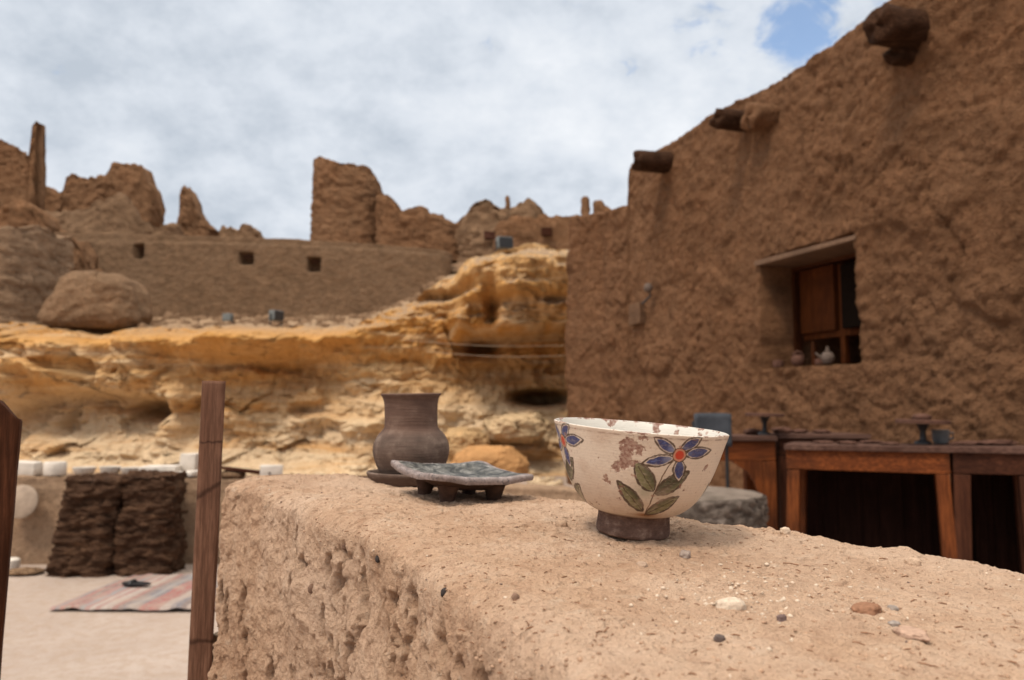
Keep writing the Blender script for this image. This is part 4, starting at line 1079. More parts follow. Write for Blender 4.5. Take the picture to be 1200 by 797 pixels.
# flat clay pieces drying on the tables
rng = np.random.RandomState(12)
slabs = [(962, 519, table_y(962, 0.2), 'oval clay slab nearest the left end of the orange table'), (990, 518, table_y(990, 0.12), 'second flat clay slab from the left on the orange table'), (1018, 518, table_y(1018, 0.28), 'flat clay slab in the middle of the orange table'),
         (1040, 519, table_y(1040, 0.15), 'flat clay slab left of the near turntable'), (1130, 517, table_y(1130, 0.18), 'wide flat clay slab on the left of the dark edge table'), (1165, 516, table_y(1165, 0.2), 'thick clay slab toward the right of the dark edge table'),
         (880, 507, 5.45, 'clay heap left of the far turntable stem'), (915, 506, 5.5, 'clay heap right of the far turntable stem'), (935, 505, 5.6, 'low clay heap in the middle of the far dark table'), (960, 505, 5.6, 'low clay heap toward the right of the far dark table')]
for i, (px, py, yd, lab) in enumerate(slabs):
    zt = ZT1 if i < 4 else (ZT2 if i < 6 else (ZT3 if i == 6 else ZT4))
    hz = [0.008, 0.010, 0.010, 0.008, 0.012, 0.016, 0.024, 0.026, 0.016, 0.014][i]
    sx = [0.06, 0.055, 0.06, 0.05, 0.09, 0.10, 0.06, 0.07, 0.06, 0.06][i]
    o = lump('clay_slab', M_CLAY, (sx, 0.05, hz), 60 + i, 4, 0.5, 1.5, facet=0.12, loc=((px - 600) / F * yd, yd, zt + hz * 0.8), flat=-hz * 0.8)
    tag(o, lab, 'clay', 'clay pieces drying on the tables')

# grey blue chair behind the bowl
ch = thing('chair', 'grey blue painted chair showing its flat back above the bowl', 'chair', ((832 - 600) / F * 4.9, 4.9, 0), (0, 0, R(6)))
cw = 45 / F * 4.9; zc1 = P(832, 484, 4.9).z
V = []; nxs = 13
for j, z in enumerate(np.linspace(zc1 - 0.20, zc1, 8)):
    for i in range(nxs):
        u = i / (nxs - 1) * 2 - 1; V.append((u * cw / 2, 0.03 * u * u * -1, z - 0.006 * abs(u) ** 6))
cb = link('backrest', new_mesh('backrest', np.array(V), grid_faces(8, nxs), M_GREYBLUE), ch)
md_ = cb.modifiers.new('thickness', 'SOLIDIFY'); md_.thickness = 0.014
MB().box((0, -0.16, 0.42), (cw + 0.04, 0.30, 0.03), 0.01).build('seat', M_GREYBLUE, ch)
for sx in (-1, 1):
    MB().tube([(sx * cw * 0.44, 0.022, zc1 - 0.05), (sx * cw * 0.44, 0.02, 0.43), (sx * cw * 0.46, 0.05, 0.0)], 0.011, 8).build('leg', M_BLACK, ch)
    MB().tube([(sx * cw * 0.46, -0.29, 0.41), (sx * cw * 0.48, -0.31, 0.0)], 0.011, 8).build('leg', M_BLACK, ch)

# stone-grey stump behind the bowl
m = Mat('stump_bark', 0.95, 0.1)
nn = m.noise(16, 7, 0.7, m.mapped((1, 1, 1.5)), 0.4)
m.color(m.ramp(nn, [(0.32, (0.045, 0.034, 0.028)), (0.52, (0.15, 0.12, 0.10)), (0.70, (0.34, 0.28, 0.24))])); m.bump(nn, 0.9, 0.03)
m2 = Mat('stump_top', 0.95, 0.1)
n2 = m2.noise(9, 6, 0.6); m2.color(m2.ramp(n2, [(0.3, (0.10, 0.078, 0.062)), (0.65, (0.25, 0.20, 0.165))])); m2.bump(m2.noise(30, 6, 0.7), 0.8, 0.02)
sy_ = 3.75; sc_ = P(808, 575, sy_); rS = (891 - 808) / F * sy_
st_ = thing('stump', 'grey rough barked stump standing behind the painted bowl', 'stump', (sc_.x, sy_, 0))
n = 120; kz = 70
a = np.linspace(0, 2 * math.pi, n, endpoint=False)
def ring_pts(rr, z): return np.stack([np.cos(a) * rr, np.sin(a) * rr, np.full(n, z)], 1)
zS = sc_.z - 0.01
Gs = np.stack([ring_pts(rS, z) for z in np.linspace(-0.02, zS, kz)], 0)
q_ = Gs.reshape(-1, 3); f1, f2, cid = worley(q_ * (17, 17, 22), 3)
dsp = 0.014 * fbm(q_ * 6, 4, 3) + 0.016 * (1 - np.clip(f1, 0, 1)) - 0.012 * np.clip(1 - (f2 - f1) * 4, 0, 1)
rad = 1 + (dsp / rS).reshape(kz, n); Gs[:, :, 0] *= rad; Gs[:, :, 1] *= rad
Gs[-1, :, :2] *= 0.975
link('bark', new_mesh('bark', Gs.reshape(-1, 3), grid_faces(kz, n, False, True)[:, ::-1], m.m), st_)
Gt = np.stack([ring_pts(rS * k * 0.978 if k > 0.99 else rS * k * 0.97, zS + 0.012 * (1 - k ** 6)) for k in np.linspace(1, 0.0, 24)], 0)
Gt[..., 2] += 0.008 * fbm(Gt.reshape(-1, 3) * 12, 4, 6).reshape(24, n)
link('cut_top', new_mesh('cut_top', Gt.reshape(-1, 3), grid_faces(24, n, False, True)[:, ::-1], m2.m), st_)

# ================================================================== FOREGROUND
# wooden posts
def post(name, label, pxs, Yd, mat, w, d, seed, rough_top=False, yaw=0.0):
    """pxs: (centre x at top, top y, centre x at y=797)"""
    tx, ty, bx_ = pxs
    pt = P(tx, ty, Yd); pb = P(bx_, 797, Yd)
    lean = (pb.x - pt.x) / (pb.z - pt.z)
    base = Vector((pt.x - lean * pt.z, Yd, 0))
    n = 260; k = 40
    per = []
    for i in range(k):
        aa = i / k * 4; sd = int(aa); f = aa - sd
        c = [(-1, -1), (1, -1), (1, 1), (-1, 1)]; p, q2 = c[sd], c[(sd + 1) % 4]
        per.append((p[0] + (q2[0] - p[0]) * f, p[1] + (q2[1] - p[1]) * f))
    per = np.array(per); rr = np.maximum(np.abs(per[:, 0]), np.abs(per[:, 1]))
    cor = np.abs(per[:, 0] * per[:, 1]); per = per * (1 - 0.06 * cor ** 6)[:, None]
    G = np.zeros((n + 5, k, 3)); zt = pt.z
    for j in range(n + 5):
        v = min(j / (n - 1), 1.0); sh = 1.0 if j < n else max(0, 1 - (j - n + 1) / 5)
        z = zt * v
        G[j, :, 0] = lean * z + per[:, 0] * w / 2 * sh; G[j, :, 1] = per[:, 1] * d / 2 * sh; G[j, :, 2] = z
    q_ = G.reshape(-1, 3)
    dn = 0.0011 * fbm(q_ * (160, 160, 6), 3, seed) + 0.0018 * fbm(q_ * (12, 12, 5), 3, seed + 1)
    dirv = np.zeros_like(G); dirv[:, :, 0] = per[None, :, 0]; dirv[:, :, 1] = per[None, :, 1]
    G = G + dirv * dn.reshape(G.shape[:2])[..., None]
    if rough_top:
        hi = sstep(zt - 0.10, zt, G[..., 2])
        G[..., 2] -= hi * (0.028 * sstep(-0.2, 1.0, G[..., 0] / (w / 2) - lean * zt / (w / 2)) ** 1.0 + 0.012 * fbm(q_ * (40, 40, 8), 3, seed).reshape(G.shape[:2]))
    else:
        G[n - 1:, :, 2] += 0.0012 * fbm(G[n - 1:].reshape(-1, 3) * 90, 3, seed).reshape(6, k)
    o = link(name, new_mesh(name, G.reshape(-1, 3), grid_faces(n + 5, k, False, True)[:, ::-1], mat), None, base, (0, 0, yaw))
    return tag(o, label, 'post', 'wooden gate posts')
post('wooden_post', 'slim sawn wooden post standing at the end of the mud wall', (250, 447, 233), 1.03, M_WOODP, 0.0285, 0.035, 3, yaw=R(20))
post('wooden_post', 'dark rough wooden post cut by the left edge of the photo', (-7, 466, -33), 0.98, M_WOODP2, 0.054, 0.06, 7, True, yaw=R(30))
# short batten nailed low beside the slim post
o = MB().box((0, 0, 0), (0.010, 0.02, 0.60), 0.002, wob=0.001).build('batten', wood_mat('batten_wood', (0.25, 0.17, 0.11), (0.34, 0.24, 0.16), 'Z', 30, 0.8), None, False, P(250, 900, 1.06) + Vector((0, 0, -0.12)))
o.location.z = 0.30 + 0.0; o.scale.z = 1.0
zb_ = P(250, 742, 1.06).z
o.location.z = zb_ - 0.30
tag(o, 'thin pale batten standing low between slim post and mud wall', 'batten')

# the foreground mud wall
C0 = 0.126
def plane_z(x, y): return CAM_Z - C0 + 0.03 * y - 0.05 * x
def on_plane(px, py):
    d = pix_dir(px, py)
    # CAM_Z + t dz = CAM_Z - C0 + .03 t dy - .05 t dx
    t = C0 / (0.03 * d.y - 0.05 * d.x - d.z)
    return np.array([d.x * t, d.y * t])
Lp = [on_plane(*p) for p in ((860, 930), (760, 845), (690, 790), (600, 730), (525, 680), (455, 632), (400, 605), (330, 580), (275, 563), (254, 560))]
Rp = [on_plane(*p) for p in ((1420, 715), (1320, 690), (1200, 664), (1110, 648), (1000, 633), (900, 619), (800, 606), (640, 577), (500, 558), (420, 553))]
Lp = np.array(Lp); Rp = np.array(Rp)
# extend towards and past the camera
dL = (Lp[0] - Lp[2]); dL /= np.linalg.norm(dL)
dR = (Rp[0] - Rp[2]); dR /= np.linalg.norm(dR)
Lp = np.vstack([Lp[0] + np.array([0.15, -0.55]), Lp]); Rp = np.vstack([Rp[0] + np.array([0.22, -0.45]), Rp])
def resample(p, t, tk):
    q = np.stack([np.interp(t, tk, p[:, 0]), np.interp(t, tk, p[:, 1])], 1)
    return q
lenm = np.r_[0, np.cumsum(np.linalg.norm(np.diff((Lp + Rp) / 2, axis=0), axis=1))]
tS = np.r_[np.linspace(0, lenm[3], 160)[:-1], np.linspace(lenm[3], lenm[-1], 900)]
NS = len(tS)
print('wall length', lenm)
# finer near the visible part
LL = resample(Lp, tS, lenm); RR = resample(Rp, tS, lenm)
for _ in range(900):
    LL[1:-1] = (LL[:-2] + 2 * LL[1:-1] + LL[2:]) / 4; RR[1:-1] = (RR[:-2] + 2 * RR[1:-1] + RR[2:]) / 4
TOPN, LFN, RFN = 230, 300, 60
rE = 0.022
ac = (RR - LL); wid = np.linalg.norm(ac, axis=1, keepdims=True); ac = ac / wid
# left face rows (from the ground up), top rows, right face rows
depL = np.r_[np.linspace(1.0, 0.50, 12)[:-1], np.linspace(0.50, 0.0, LFN - 11)]
rows = []
lface = []; tpos = []
for dep in depL:
    off = -0.05 * dep * 0.6
    rows.append((LL + ac * off, dep, 'L'))
kt = np.linspace(0, 1, TOPN + 2)[1:-1]
for k in kt: rows.append((LL + ac * (wid * k), 0.0, 'T'))
depR = np.r_[np.linspace(0, 0.35, RFN - 6), np.linspace(0.35, 1.0, 7)[1:]]
for dep in depR: rows.append((RR + ac * (0.10 * dep), dep, 'R'))
m_ = len(rows)
G = np.zeros((NS, m_, 3)); TY = np.zeros(m_, int); DEP = np.zeros(m_); KT = np.zeros(m_)
for j, (xy, dep, ty) in enumerate(rows):
    G[:, j, :2] = xy; G[:, j, 2] = plane_z(xy[:, 0], xy[:, 1]) - dep
    TY[j] = 'LTR'.index(ty); DEP[j] = dep
# rounded shoulders: lower the top near either edge
TXY = G[:, TY == 1, :2]
dl = np.linalg.norm(TXY - LL[:, None, :], axis=2); dr = np.linalg.norm(TXY - RR[:, None, :], axis=2)
def rnd(d, r, depth): t_ = np.clip(1 - d / r, 0, 1); return depth * (1 - np.sqrt(np.maximum(1 - t_ ** 2, 0)))
sh_noise = 1 + 0.5 * fbm(np.stack([tS * 6, tS * 0, tS * 0], 1), 3, 2)
dropL = rnd(dl, 0.028 * sh_noise[:, None], 0.018 * sh_noise[:, None]); dropR = rnd(dr, 0.06, 0.014)
G[:, TY == 1, 2] -= dropL + dropR
edgeL = 0.018 * sh_noise; edgeR = 0.014
rise = 0.0078 * np.exp(-((G[..., 0] - 0.115) ** 2 + (G[..., 1] - 0.72) ** 2) / 0.13 ** 2) - 0.005 * np.exp(-((G[..., 0] + 0.09) ** 2 + (G[..., 1] - 0.97) ** 2) / 0.12 ** 2)
G[..., 2] += rise * np.exp(-(np.repeat(DEP[None, :], NS, 0) / 0.15) ** 2)
G[:, TY == 0, 2] -= edgeL[:, None] * (1 - 0 * DEP[TY == 0][None, :])
G[:, TY == 2, 2] -= edgeR
G[:, :, 2] = np.maximum(G[:, :, 2], -0.03)
# far end closes round: pull the last rows in towards the middle
dend = tS[-1] - tS
endk = np.sqrt(np.clip(1 - (1 - np.clip(dend / 0.03, 0, 1)) ** 2, 0, 1))
mid = (LL + RR) / 2
G[:, :, :2] = mid[:, None, :] + (G[:, :, :2] - mid[:, None, :]) * (0.55 + 0.45 * endk)[:, None, None]
G[-1, :, :2] = G[-1, :, :2] * 0.02 + mid[-1] * 0.98
Nn = -grid_normals(G)
q = G.reshape(-1, 3)
f1, f2, cid = worley(q * 34 + fbm(q * 30, 2, 4)[:, None] * 0.4, 12)
base = 0.014 * fbm(q * 7, 4, 1) + 0.0050 * fbm(q * 26, 4, 2) + 0.0032 * fbm(q * 95, 4, 3, 0.6)
crumb = np.clip(0.45 - f1, 0, 1) * 0.010 * sstep(0.0, 0.3, fbm(q * 18, 2, 33))
side = np.repeat((TY == 0)[None, :], NS, 0).ravel()
topm_ = np.repeat((TY == 1)[None, :], NS, 0).ravel()
d = base + crumb
d[topm_] = 0.60 * base[topm_] + 1.0 * crumb[topm_] + 0.004 * fbm(q[topm_] * (14, 14, 14), 3, 71) + 0.0020 * fbm(q[topm_] * 140, 4, 72, 0.65) + 0.0012 * facets(q[topm_] * 120, 73)
d[side] += 0.0022 * fbm(q[side] * 150, 3, 74, 0.65) + 0.0016 * facets(q[side] * 60, 75)
# vertical furrows on the left face
sc2 = np.repeat(tS[:, None], m_, 1).ravel(); dp2 = np.repeat(DEP[None, :], NS, 0).ravel()
fur = fbm(np.stack([sc2 * 20, dp2 * 3.5, 0 * sc2], 1), 4, 14)
d[side] += (0.010 * fur * sstep(0, 0.04, dp2))[side]
big2 = fbm(np.stack([sc2 * 5, dp2 * 6, 0 * sc2], 1), 3, 15); d[side] += (0.014 * big2 * sstep(0, 0.06, dp2))[side]
# pits
rng = np.random.RandomState(5)
npit = 1700
ps = rng.uniform(lenm[3], tS[-1] - 0.015, npit); pd_ = rng.uniform(0.008, 0.5, npit)
szs = 0.0013 + 0.0075 * rng.rand(npit) ** 2.7
ks = 0.9 + 1.9 * rng.rand(npit)
sidx = np.where(side)[0]
ss_, dd_ = sc2[sidx], dp2[sidx]
add = np.zeros(len(sidx))
qq_ = np.stack([ss_ * 70, dd_ * 70, 0 * ss_], 1)
wob_s = 0.005 * fbm(qq_, 3, 8); wob_d = 0.006 * fbm(qq_ + 7, 3, 9)
cl = fbm(np.stack([ps * 9, pd_ * 6, 0 * ps], 1), 3, 77)
order = np.argsort(ss_); so = ss_[order]
for i in range(npit):
    if cl[i] < -0.02: continue
    r = szs[i] * (1.25 if i < 40 else 1)
    lo, hi = np.searchsorted(so, [ps[i] - 1.6 * r - 0.006, ps[i] + 1.6 * r + 0.006])
    idx = order[lo:hi]
    e2 = ((ss_[idx] + wob_s[idx] * min(1, r / 0.004) - ps[i]) / r) ** 2 + ((dd_[idx] + wob_d[idx] * min(1, r / 0.004) - pd_[i]) / (r * ks[i])) ** 2
    add[idx] = np.minimum(add[idx], -sstep(1.15, 0.65, np.sqrt(e2)) * min(r * 3.2, 0.021))
d[sidx] += add
d *= np.repeat(sstep(0, 0.02, dend + 0.006)[:, None], m_, 1).ravel()
Gd = G + Nn * d.reshape(NS, m_)[..., None]
m = Mat('foreground_mud', 0.96, 0.1)
n1 = m.noise(9, 6, 0.6); n2 = m.noise(55, 7, 0.68); n3 = m.noise(330, 4, 0.7); n4 = m.noise(4, 4, 0.5)
c = m.ramp(n1, [(0.28, (0.42, 0.258, 0.165)), (0.5, (0.535, 0.352, 0.236)), (0.72, (0.61, 0.43, 0.31))])
c = m.mix(m.ramp(n2, [(0.34, 0.55), (0.48, 0.0)]), c, (0.34, 0.19, 0.115))
c = m.mix(m.ramp(n2, [(0.56, 0.0), (0.70, 0.45)]), c, (0.62, 0.50, 0.39))
c = m.mix(m.ramp(n3, [(0.30, 0.7), (0.42, 0.0)]), c, (0.20, 0.105, 0.06))
c = m.mix(m.ramp(n3, [(0.63, 0.0), (0.74, 0.6)]), c, (0.66, 0.55, 0.44))
c = m.mix(m.ramp(n4, [(0.42, 0.0), (0.66, 0.6)]), c, (0.62, 0.45, 0.335))
m.color(c)
nb = m.bump(m.math('ADD', n2, m.math('MULTIPLY', n3, 0.5)), 0.95, 0.006)
m.bump(m.math('ADD', m.vor(260, m.mapped((1, 1, 1)), 'F1'), m.noise(700, 3, 0.7)), 0.7, 0.0016, nb)
M_FORE = m.m
wallF = grid_faces(NS, m_)
fw = link('mud_wall', new_mesh('mud_wall', Gd.reshape(-1, 3), wallF[:, ::-1], M_FORE))
tag(fw, 'thick pitted sandy mud wall carrying the bowl, dish and jar', 'wall')
fw_tree = BVHTree.FromPolygons([tuple(v) for v in Gd.reshape(-1, 3)], wallF.tolist())
def top_at(x, y, default=None):
    h = fw_tree.ray_cast(Vector((x, y, 1.2)), Vector((0, 0, -1)))
    return h[0].z if h[0] is not None else (default if default is not None else plane_z(x, y))
def fg_point(px, py):
    """where the view ray through a pixel meets the wall"""
    h = fw_tree.ray_cast(Vector((0, 0, CAM_Z)), pix_dir(px, py).normalized())
    return h[0] if h[0] is not None else None
# dark stones set in the left face
for i, (px, py, r) in enumerate(((521, 695, 0.0034), (443, 655, 0.0032), (404, 640, 0.0035), (365, 690, 0.0045), (604, 702, 0.0035))):
    p = fg_point(px, py)
    if p is None: continue
    lump('embedded_stone', simple('dark_pebble', (0.05, 0.042, 0.04) if i < 2 else (0.20, 0.125, 0.09), 0.9, 0.04, 0.3, 300), (r * 0.75, r * 0.6, r * 1.0), 80 + i, 3, 0.4, parent=fw, loc=p)

# grit, chips and straw on top
def top_samples(n, seed, weight=None):
    rng = np.random.RandomState(seed); out = []
    while len(out) < n:
        px = rng.uniform(250, 1230); py = rng.uniform(556, 830)
        p = fg_point(px, py)
        if p is None: continue
        if abs(p.z - plane_z(p.x, p.y)) > 0.03: continue
        if weight is not None and rng.rand() > weight(px, py): continue
        out.append(Vector((p.x, p.y, p.z)))
    return out
g_pts = top_samples(1500, 3)
rng = np.random.RandomState(6)
tag(scatter_stones('gravel_grit', simple('grit_sand', (0.40, 0.26, 0.175), 0.95, 0.1, 0.35, 300), g_pts, 0.0005 + 0.0016 * rng.rand(len(g_pts)) ** 3, 5), kind='stuff')
w_pts = top_samples(300, 13, lambda px, py: 0.012 + 0.988 * math.exp(-((px - 890) / 110) ** 2 - ((py - 695) / 32) ** 2))
tag(scatter_stones('gravel_white', simple('white_grit', (0.60, 0.48, 0.37), 0.9, 0.15, 0.15, 300), w_pts, 0.0005 + 0.0017 * rng.rand(len(w_pts)) ** 3.0, 9), kind='stuff')
d_pts = top_samples(80, 23)
tag(scatter_stones('gravel_dark', simple('dark_grit', (0.17, 0.115, 0.09), 0.85, 0.2, 0.4, 300), d_pts, 0.0004 + 0.0011 * rng.rand(len(d_pts)) ** 2.2, 19), kind='stuff')
s_pts = top_samples(330, 31)
mb = MB()
for p in s_pts:
    a_ = rng.uniform(0, math.pi); ln = (0.0006 + 0.0030 * rng.rand() ** 2) * (2.0 if rng.rand() < 0.05 else 1)
    dv = Vector((math.cos(a_), math.sin(a_), rng.uniform(-0.15, 0.15))) * ln
    mb.tube([p - dv + Vector((0, 0, 0.0001)), p + dv * 0.1 + Vector((0, 0, 0.0006)), p + dv + Vector((0, 0, 0.0002))], rng.uniform(0.00018, 0.00042), 5)
tag(mb.build('straw_litter', simple('straw', (0.24, 0.125, 0.07), 0.9, 0.1, 0.4, 200)), kind='stuff')
# individual pebbles
for i, (px, py, sx, sz, c, lab) in enumerate((
        (857, 713, 0.0085, 0.0045, (0.56, 0.45, 0.35), 'white oval pebble in the white chips before the bowl'),
        (803, 652, 0.0065, 0.0036, (0.33, 0.26, 0.22), 'grey brown pebble on the wall just below the bowl foot'),
        (752, 664, 0.0042, 0.0028, (0.42, 0.30, 0.22), 'small tan pebble in front of the bowl foot'),
        (1015, 716, 0.011, 0.0035, (0.27, 0.14, 0.085), 'flat red brown clod on the right part of the wall'),
        (1046, 715, 0.0035, 0.0022, (0.27, 0.225, 0.195), 'small grey pebble right of the red brown clod'),
        (1048, 733, 0.0036, 0.002, (0.30, 0.255, 0.225), 'small pale grey pebble below the red brown clod'),
        (1068, 744, 0.0105, 0.0025, (0.43, 0.285, 0.21), 'flat pinkish stone chip on the right part of the wall'),
        (843, 750, 0.0028, 0.0022, (0.13, 0.10, 0.09), 'small dark pebble below the white oval pebble'),
        (916, 727, 0.0036, 0.0026, (0.16, 0.11, 0.10), 'small dark brown pebble right of the white oval pebble'),
        (658, 617, 0.0055, 0.0045, (0.42, 0.29, 0.20), 'sandy pebble on the wall left of the bowl'),
        (920, 624, 0.0048, 0.0036, (0.58, 0.45, 0.34), 'pale pebble on the back edge of the wall, right of the bowl'),
        (1070, 757 - 95, 0.007, 0.0045, (0.50, 0.36, 0.26), 'sandy lump on the back edge of the wall by the right table leg'))):
    p = fg_point(px, py)
    k = 0
    while p is None and k < 12: k += 1; py += 2; p = fg_point(px, py)
    if p is None: continue
    o = lump('pebble', simple('pebble_stone', c, 0.9, 0.06, 0.25, 400, 0.001), (sx, sx * 0.66, sz), 100 + i, 4, 0.42, 1.3, square=0.10, octv=5, loc=(p.x, p.y, p.z + sz * 0.25), rot=(0, 0, i * 1.3))
    tag(o, lab, 'pebble', 'pebbles on the mud wall')

# ------------------------------------------------------------------ painted bowl
BY = 0.69; U_ = 0.176e-3                     # metres per design unit
TAU = 0.0785
def bowl_xy(Xz, Yz):
    """design drawing -> (sideways, height) on the bowl front"""
    dx, dy = Xz - 506.0, 700.0 - Yz
    x = dx * math.cos(TAU) - dy * math.sin(TAU); h = dx * math.sin(TAU) + dy * math.cos(TAU)
    h += 0.10 * math.sqrt(max(0, 400 ** 2 - x * x))
    return x * U_, h * U_
prof_o = np.array([(41, 25.5), (44, 26.2), (50, 28.5), (58, 33), (66, 40), (73.5, 49), (80, 60), (85.5, 72), (90, 84), (94, 97), (97.5, 109), (100.5, 119), (102.3, 124.5), (102.6, 126)]) * 0.74e-3
def dens(prof, n, it=60):
    s_ = np.r_[0, np.cumsum(np.linalg.norm(np.diff(prof, axis=0), axis=1))]
    t = np.linspace(0, s_[-1], n); o = np.stack([np.interp(t, s_, prof[:, 0]), np.interp(t, s_, prof[:, 1])], 1)
    for _ in range(it): o[1:-1] = (o[:-2] + 2 * o[1:-1] + o[2:]) / 4
    return o
po = dens(prof_o, 230)
prof_i = np.array([(100.9, 127.0), (99.4, 126.2), (98.2, 124), (95.8, 116), (91.8, 102), (87, 88), (81.5, 73), (74, 60), (64, 48), (50, 38), (30, 33), (0.05, 32)]) * 0.74e-3
pi_ = dens(prof_i, 130)
prof = np.vstack([po, pi_]); NP = len(prof); NO = len(po)
SEG = 1100
ang = np.linspace(0, 2 * math.pi, SEG, endpoint=False)     # phi: 0 faces the camera (-Y), positive to the right
Rr = np.repeat(prof[None, :, 0], SEG, 0); Hh = np.repeat(prof[None, :, 1], SEG, 0); Ph = np.repeat(ang[:, None], NP, 1)
outer = np.repeat((np.arange(NP) < NO)[None, :], SEG, 0)
# slightly uneven throwing
irr = 1 + 0.006 * np.sin(2 * Ph + 0.6) * sstep(0.03, 0.09, Hh) + 0.003 * np.sin(3 * Ph + 2)
Xb = Rr * irr * np.sin(Ph); Yb = -Rr * irr * np.cos(Ph); Zb = Hh.copy()
qb = np.stack([Xb.ravel(), Yb.ravel(), Zb.ravel()], 1)
Zb += (0.0006 * fbm(qb * 25, 2, 3)).reshape(Zb.shape) * sstep(0.08, 0.093, Hh)
# --- painted pattern, as pigment
CREAM = np.array([0.655, 0.545, 0.44]); WHITEG = np.array([0.60, 0.565, 0.51]); CLAYC = np.array([0.215, 0.105, 0.075]); LINE = np.array([0.055, 0.030, 0.018])
BLUE = np.array([0.007, 0.022, 0.125]); BLUEL = np.array([0.12, 0.16, 0.36]); OLIVE = np.array([0.165, 0.155, 0.070]); OLIVED = np.array([0.05, 0.050, 0.024]); RED = np.array([0.50, 0.045, 0.018])
n_big = fbm(qb * 30, 4, 3).reshape(Ph.shape); n_mid = fbm(qb * 110, 5, 4, 0.6).reshape(Ph.shape); n_fin = fbm(qb * 380, 3, 5).reshape(Ph.shape)
colr = np.where(outer[..., None], CREAM, WHITEG) * (1 + 0.10 * n_big + 0.06 * n_mid + 0.05 * np.sin(Hh * 2600 + n_big * 3) * 0.5)[..., None]
def lerpc(a, c, w): return a * (1 - w[..., None]) + np.asarray(c) * w[..., None]
def over(mask, c): 
    global colr
    colr = lerpc(colr, c, np.clip(mask, 0, 1))
GLAZE = np.ones(Ph.shape)
phm = math.asin(0.27)
AA = 0.00022
def local(phi_k):
    dphi = (Ph - phi_k + math.pi) % (2 * math.pi) - math.pi
    return dphi
R0 = 98 * 0.74e-3
def painted(phi_shift, seed):
    """one spray: every coordinate is arc length round the bowl and height"""
    dphi = (Ph - phi_shift + math.pi) % (2 * math.pi) - math.pi
    sel = outer & (np.abs(dphi) < 0.95)
    ii = np.where(sel)
    rloc = Rr[ii]; x = np.sin(np.clip(dphi[ii], -1.5, 1.5)) * rloc; h = Hh[ii]
    x = x + 0.0011 * fbm(np.stack([x * 150, h * 150, 0 * x + seed], 1), 4, seed, 0.6); h = h + 0.0011 * fbm(np.stack([x * 150, h * 150, 0 * x + seed + 9], 1), 3, seed + 1)
    cc = colr[ii]; nm = n_mid[ii]; nf = n_fin[ii]; nbg = n_big[ii]
    pb = fbm(np.stack([x * 200, h * 420, 0 * x + seed * 3], 1), 3, seed + 2)
    def pt(X, Y): return np.array(bowl_xy(X, Y))
    def vesica(a, b, w):
        a = pt(*a); b = pt(*b); ax = b - a; Ln = np.linalg.norm(ax); ax = ax / Ln; nx_ = np.array([-ax[1], ax[0]])
        t = ((x - a[0]) * ax[0] + (h - a[1]) * ax[1]) / Ln; n_ = (x - a[0]) * nx_[0] + (h - a[1]) * nx_[1]
        tt = np.clip(t, 0, 1)
        half = w * U_ / 2 * np.sin(math.pi * tt ** 0.85) ** 0.8
        inside = half - np.abs(n_); inside = np.where((t < 0) | (t > 1), -np.maximum(np.abs(t - 0.5) - 0.5, 0) * Ln - np.abs(n_), inside)
        return inside, t, n_ / (w * U_)
    def fill(mask, c): 
        nonlocal cc
        cc = cc * (1 - np.clip(mask, 0, 1)[:, None]) + np.asarray(c) * np.clip(mask, 0, 1)[:, None]
    lw = 1 + 1.3 * fbm(np.stack([x * 260, h * 260, 0 * x + seed * 5], 1), 2, seed + 6)
    def line(sd, wd): return sstep(AA, -AA, np.abs(sd) - 1.25 * wd * np.clip(lw, 0.5, 1.7)) * np.clip(0.95 + 0.6 * nm + 0.4 * nf, 0.5, 1)
    # green wash under the leaves
    for (cx, cy, r) in ((600, 480, 60), (510, 470, 55), (480, 560, 40)):
        c0 = pt(cx, cy); dd0 = np.hypot(x - c0[0], h - c0[1]) / (r * U_)
        fill(np.exp(-dd0 ** 2 * 1.3) * 0.5 * np.clip(0.6 + nbg * 1.2 + nm, 0, 1), (0.20, 0.23, 0.13))
    # orange pooling at the foot
    c0 = pt(530, 605); fill(np.exp(-((x - c0[0]) / (60 * U_)) ** 2 - ((h - c0[1]) / (14 * U_)) ** 2) * 0.95, (0.26, 0.10, 0.02))
    leaves = [((548, 478), (462, 338), 74), ((560, 492), (714, 384), 74), ((513, 582), (388, 430), 56), ((528, 596), (674, 508), 60)]
    for k, (a, b, w) in enumerate(leaves):
        sd, t, nn_ = vesica(a, b, w)
        fill(sstep(-0.0002, 0.0008, sd - 0.0004) * np.clip(0.85 + 0.7 * pb + 0.5 * nbg, 0.35, 1), OLIVE if k != 1 else OLIVED)
        fill(sstep(-0.05, 0.35, nn_ * (1 if k % 2 else -1)) * sstep(0.0, 0.0006, sd) * 0.75, OLIVED)
        fill(sstep(0.1, 0.4, -nn_ * (1 if k % 2 else -1) + 0.3 * pb) * sstep(0.0005, 0.0014, sd) * 0.4, (0.26, 0.25, 0.13))
        fill(line(sd, 0.00068) * 0.97, LINE)
        fill(line(nn_ * w * U_, 0.00034) * sstep(0.0, 0.0006, sd) * (t < 0.85) * 0.85, LINE)
    # stem
    sp_ = [pt(*v) for v in ((524, 606), (530, 570), (545, 520), (560, 470), (585, 410), (610, 360), (640, 325))]
    dmin = np.full(len(x), 9.0)
    for a, b in zip(sp_[:-1], sp_[1:]):
        ab = b - a; t = np.clip(((x - a[0]) * ab[0] + (h - a[1]) * ab[1]) / (ab @ ab), 0, 1)
        dmin = np.minimum(dmin, np.hypot(x - a[0] - t * ab[0], h - a[1] - t * ab[1]))
    fill(sstep(0.00062, 0.0003, dmin) * 0.92, (0.10, 0.05, 0.022))
    petals = [((642, 298), (540, 226), 50), ((664, 284), (765, 226), 52), ((690, 305), (822, 284), 54), ((634, 320), (490, 346), 52), ((662, 328), (664, 432), 58)]
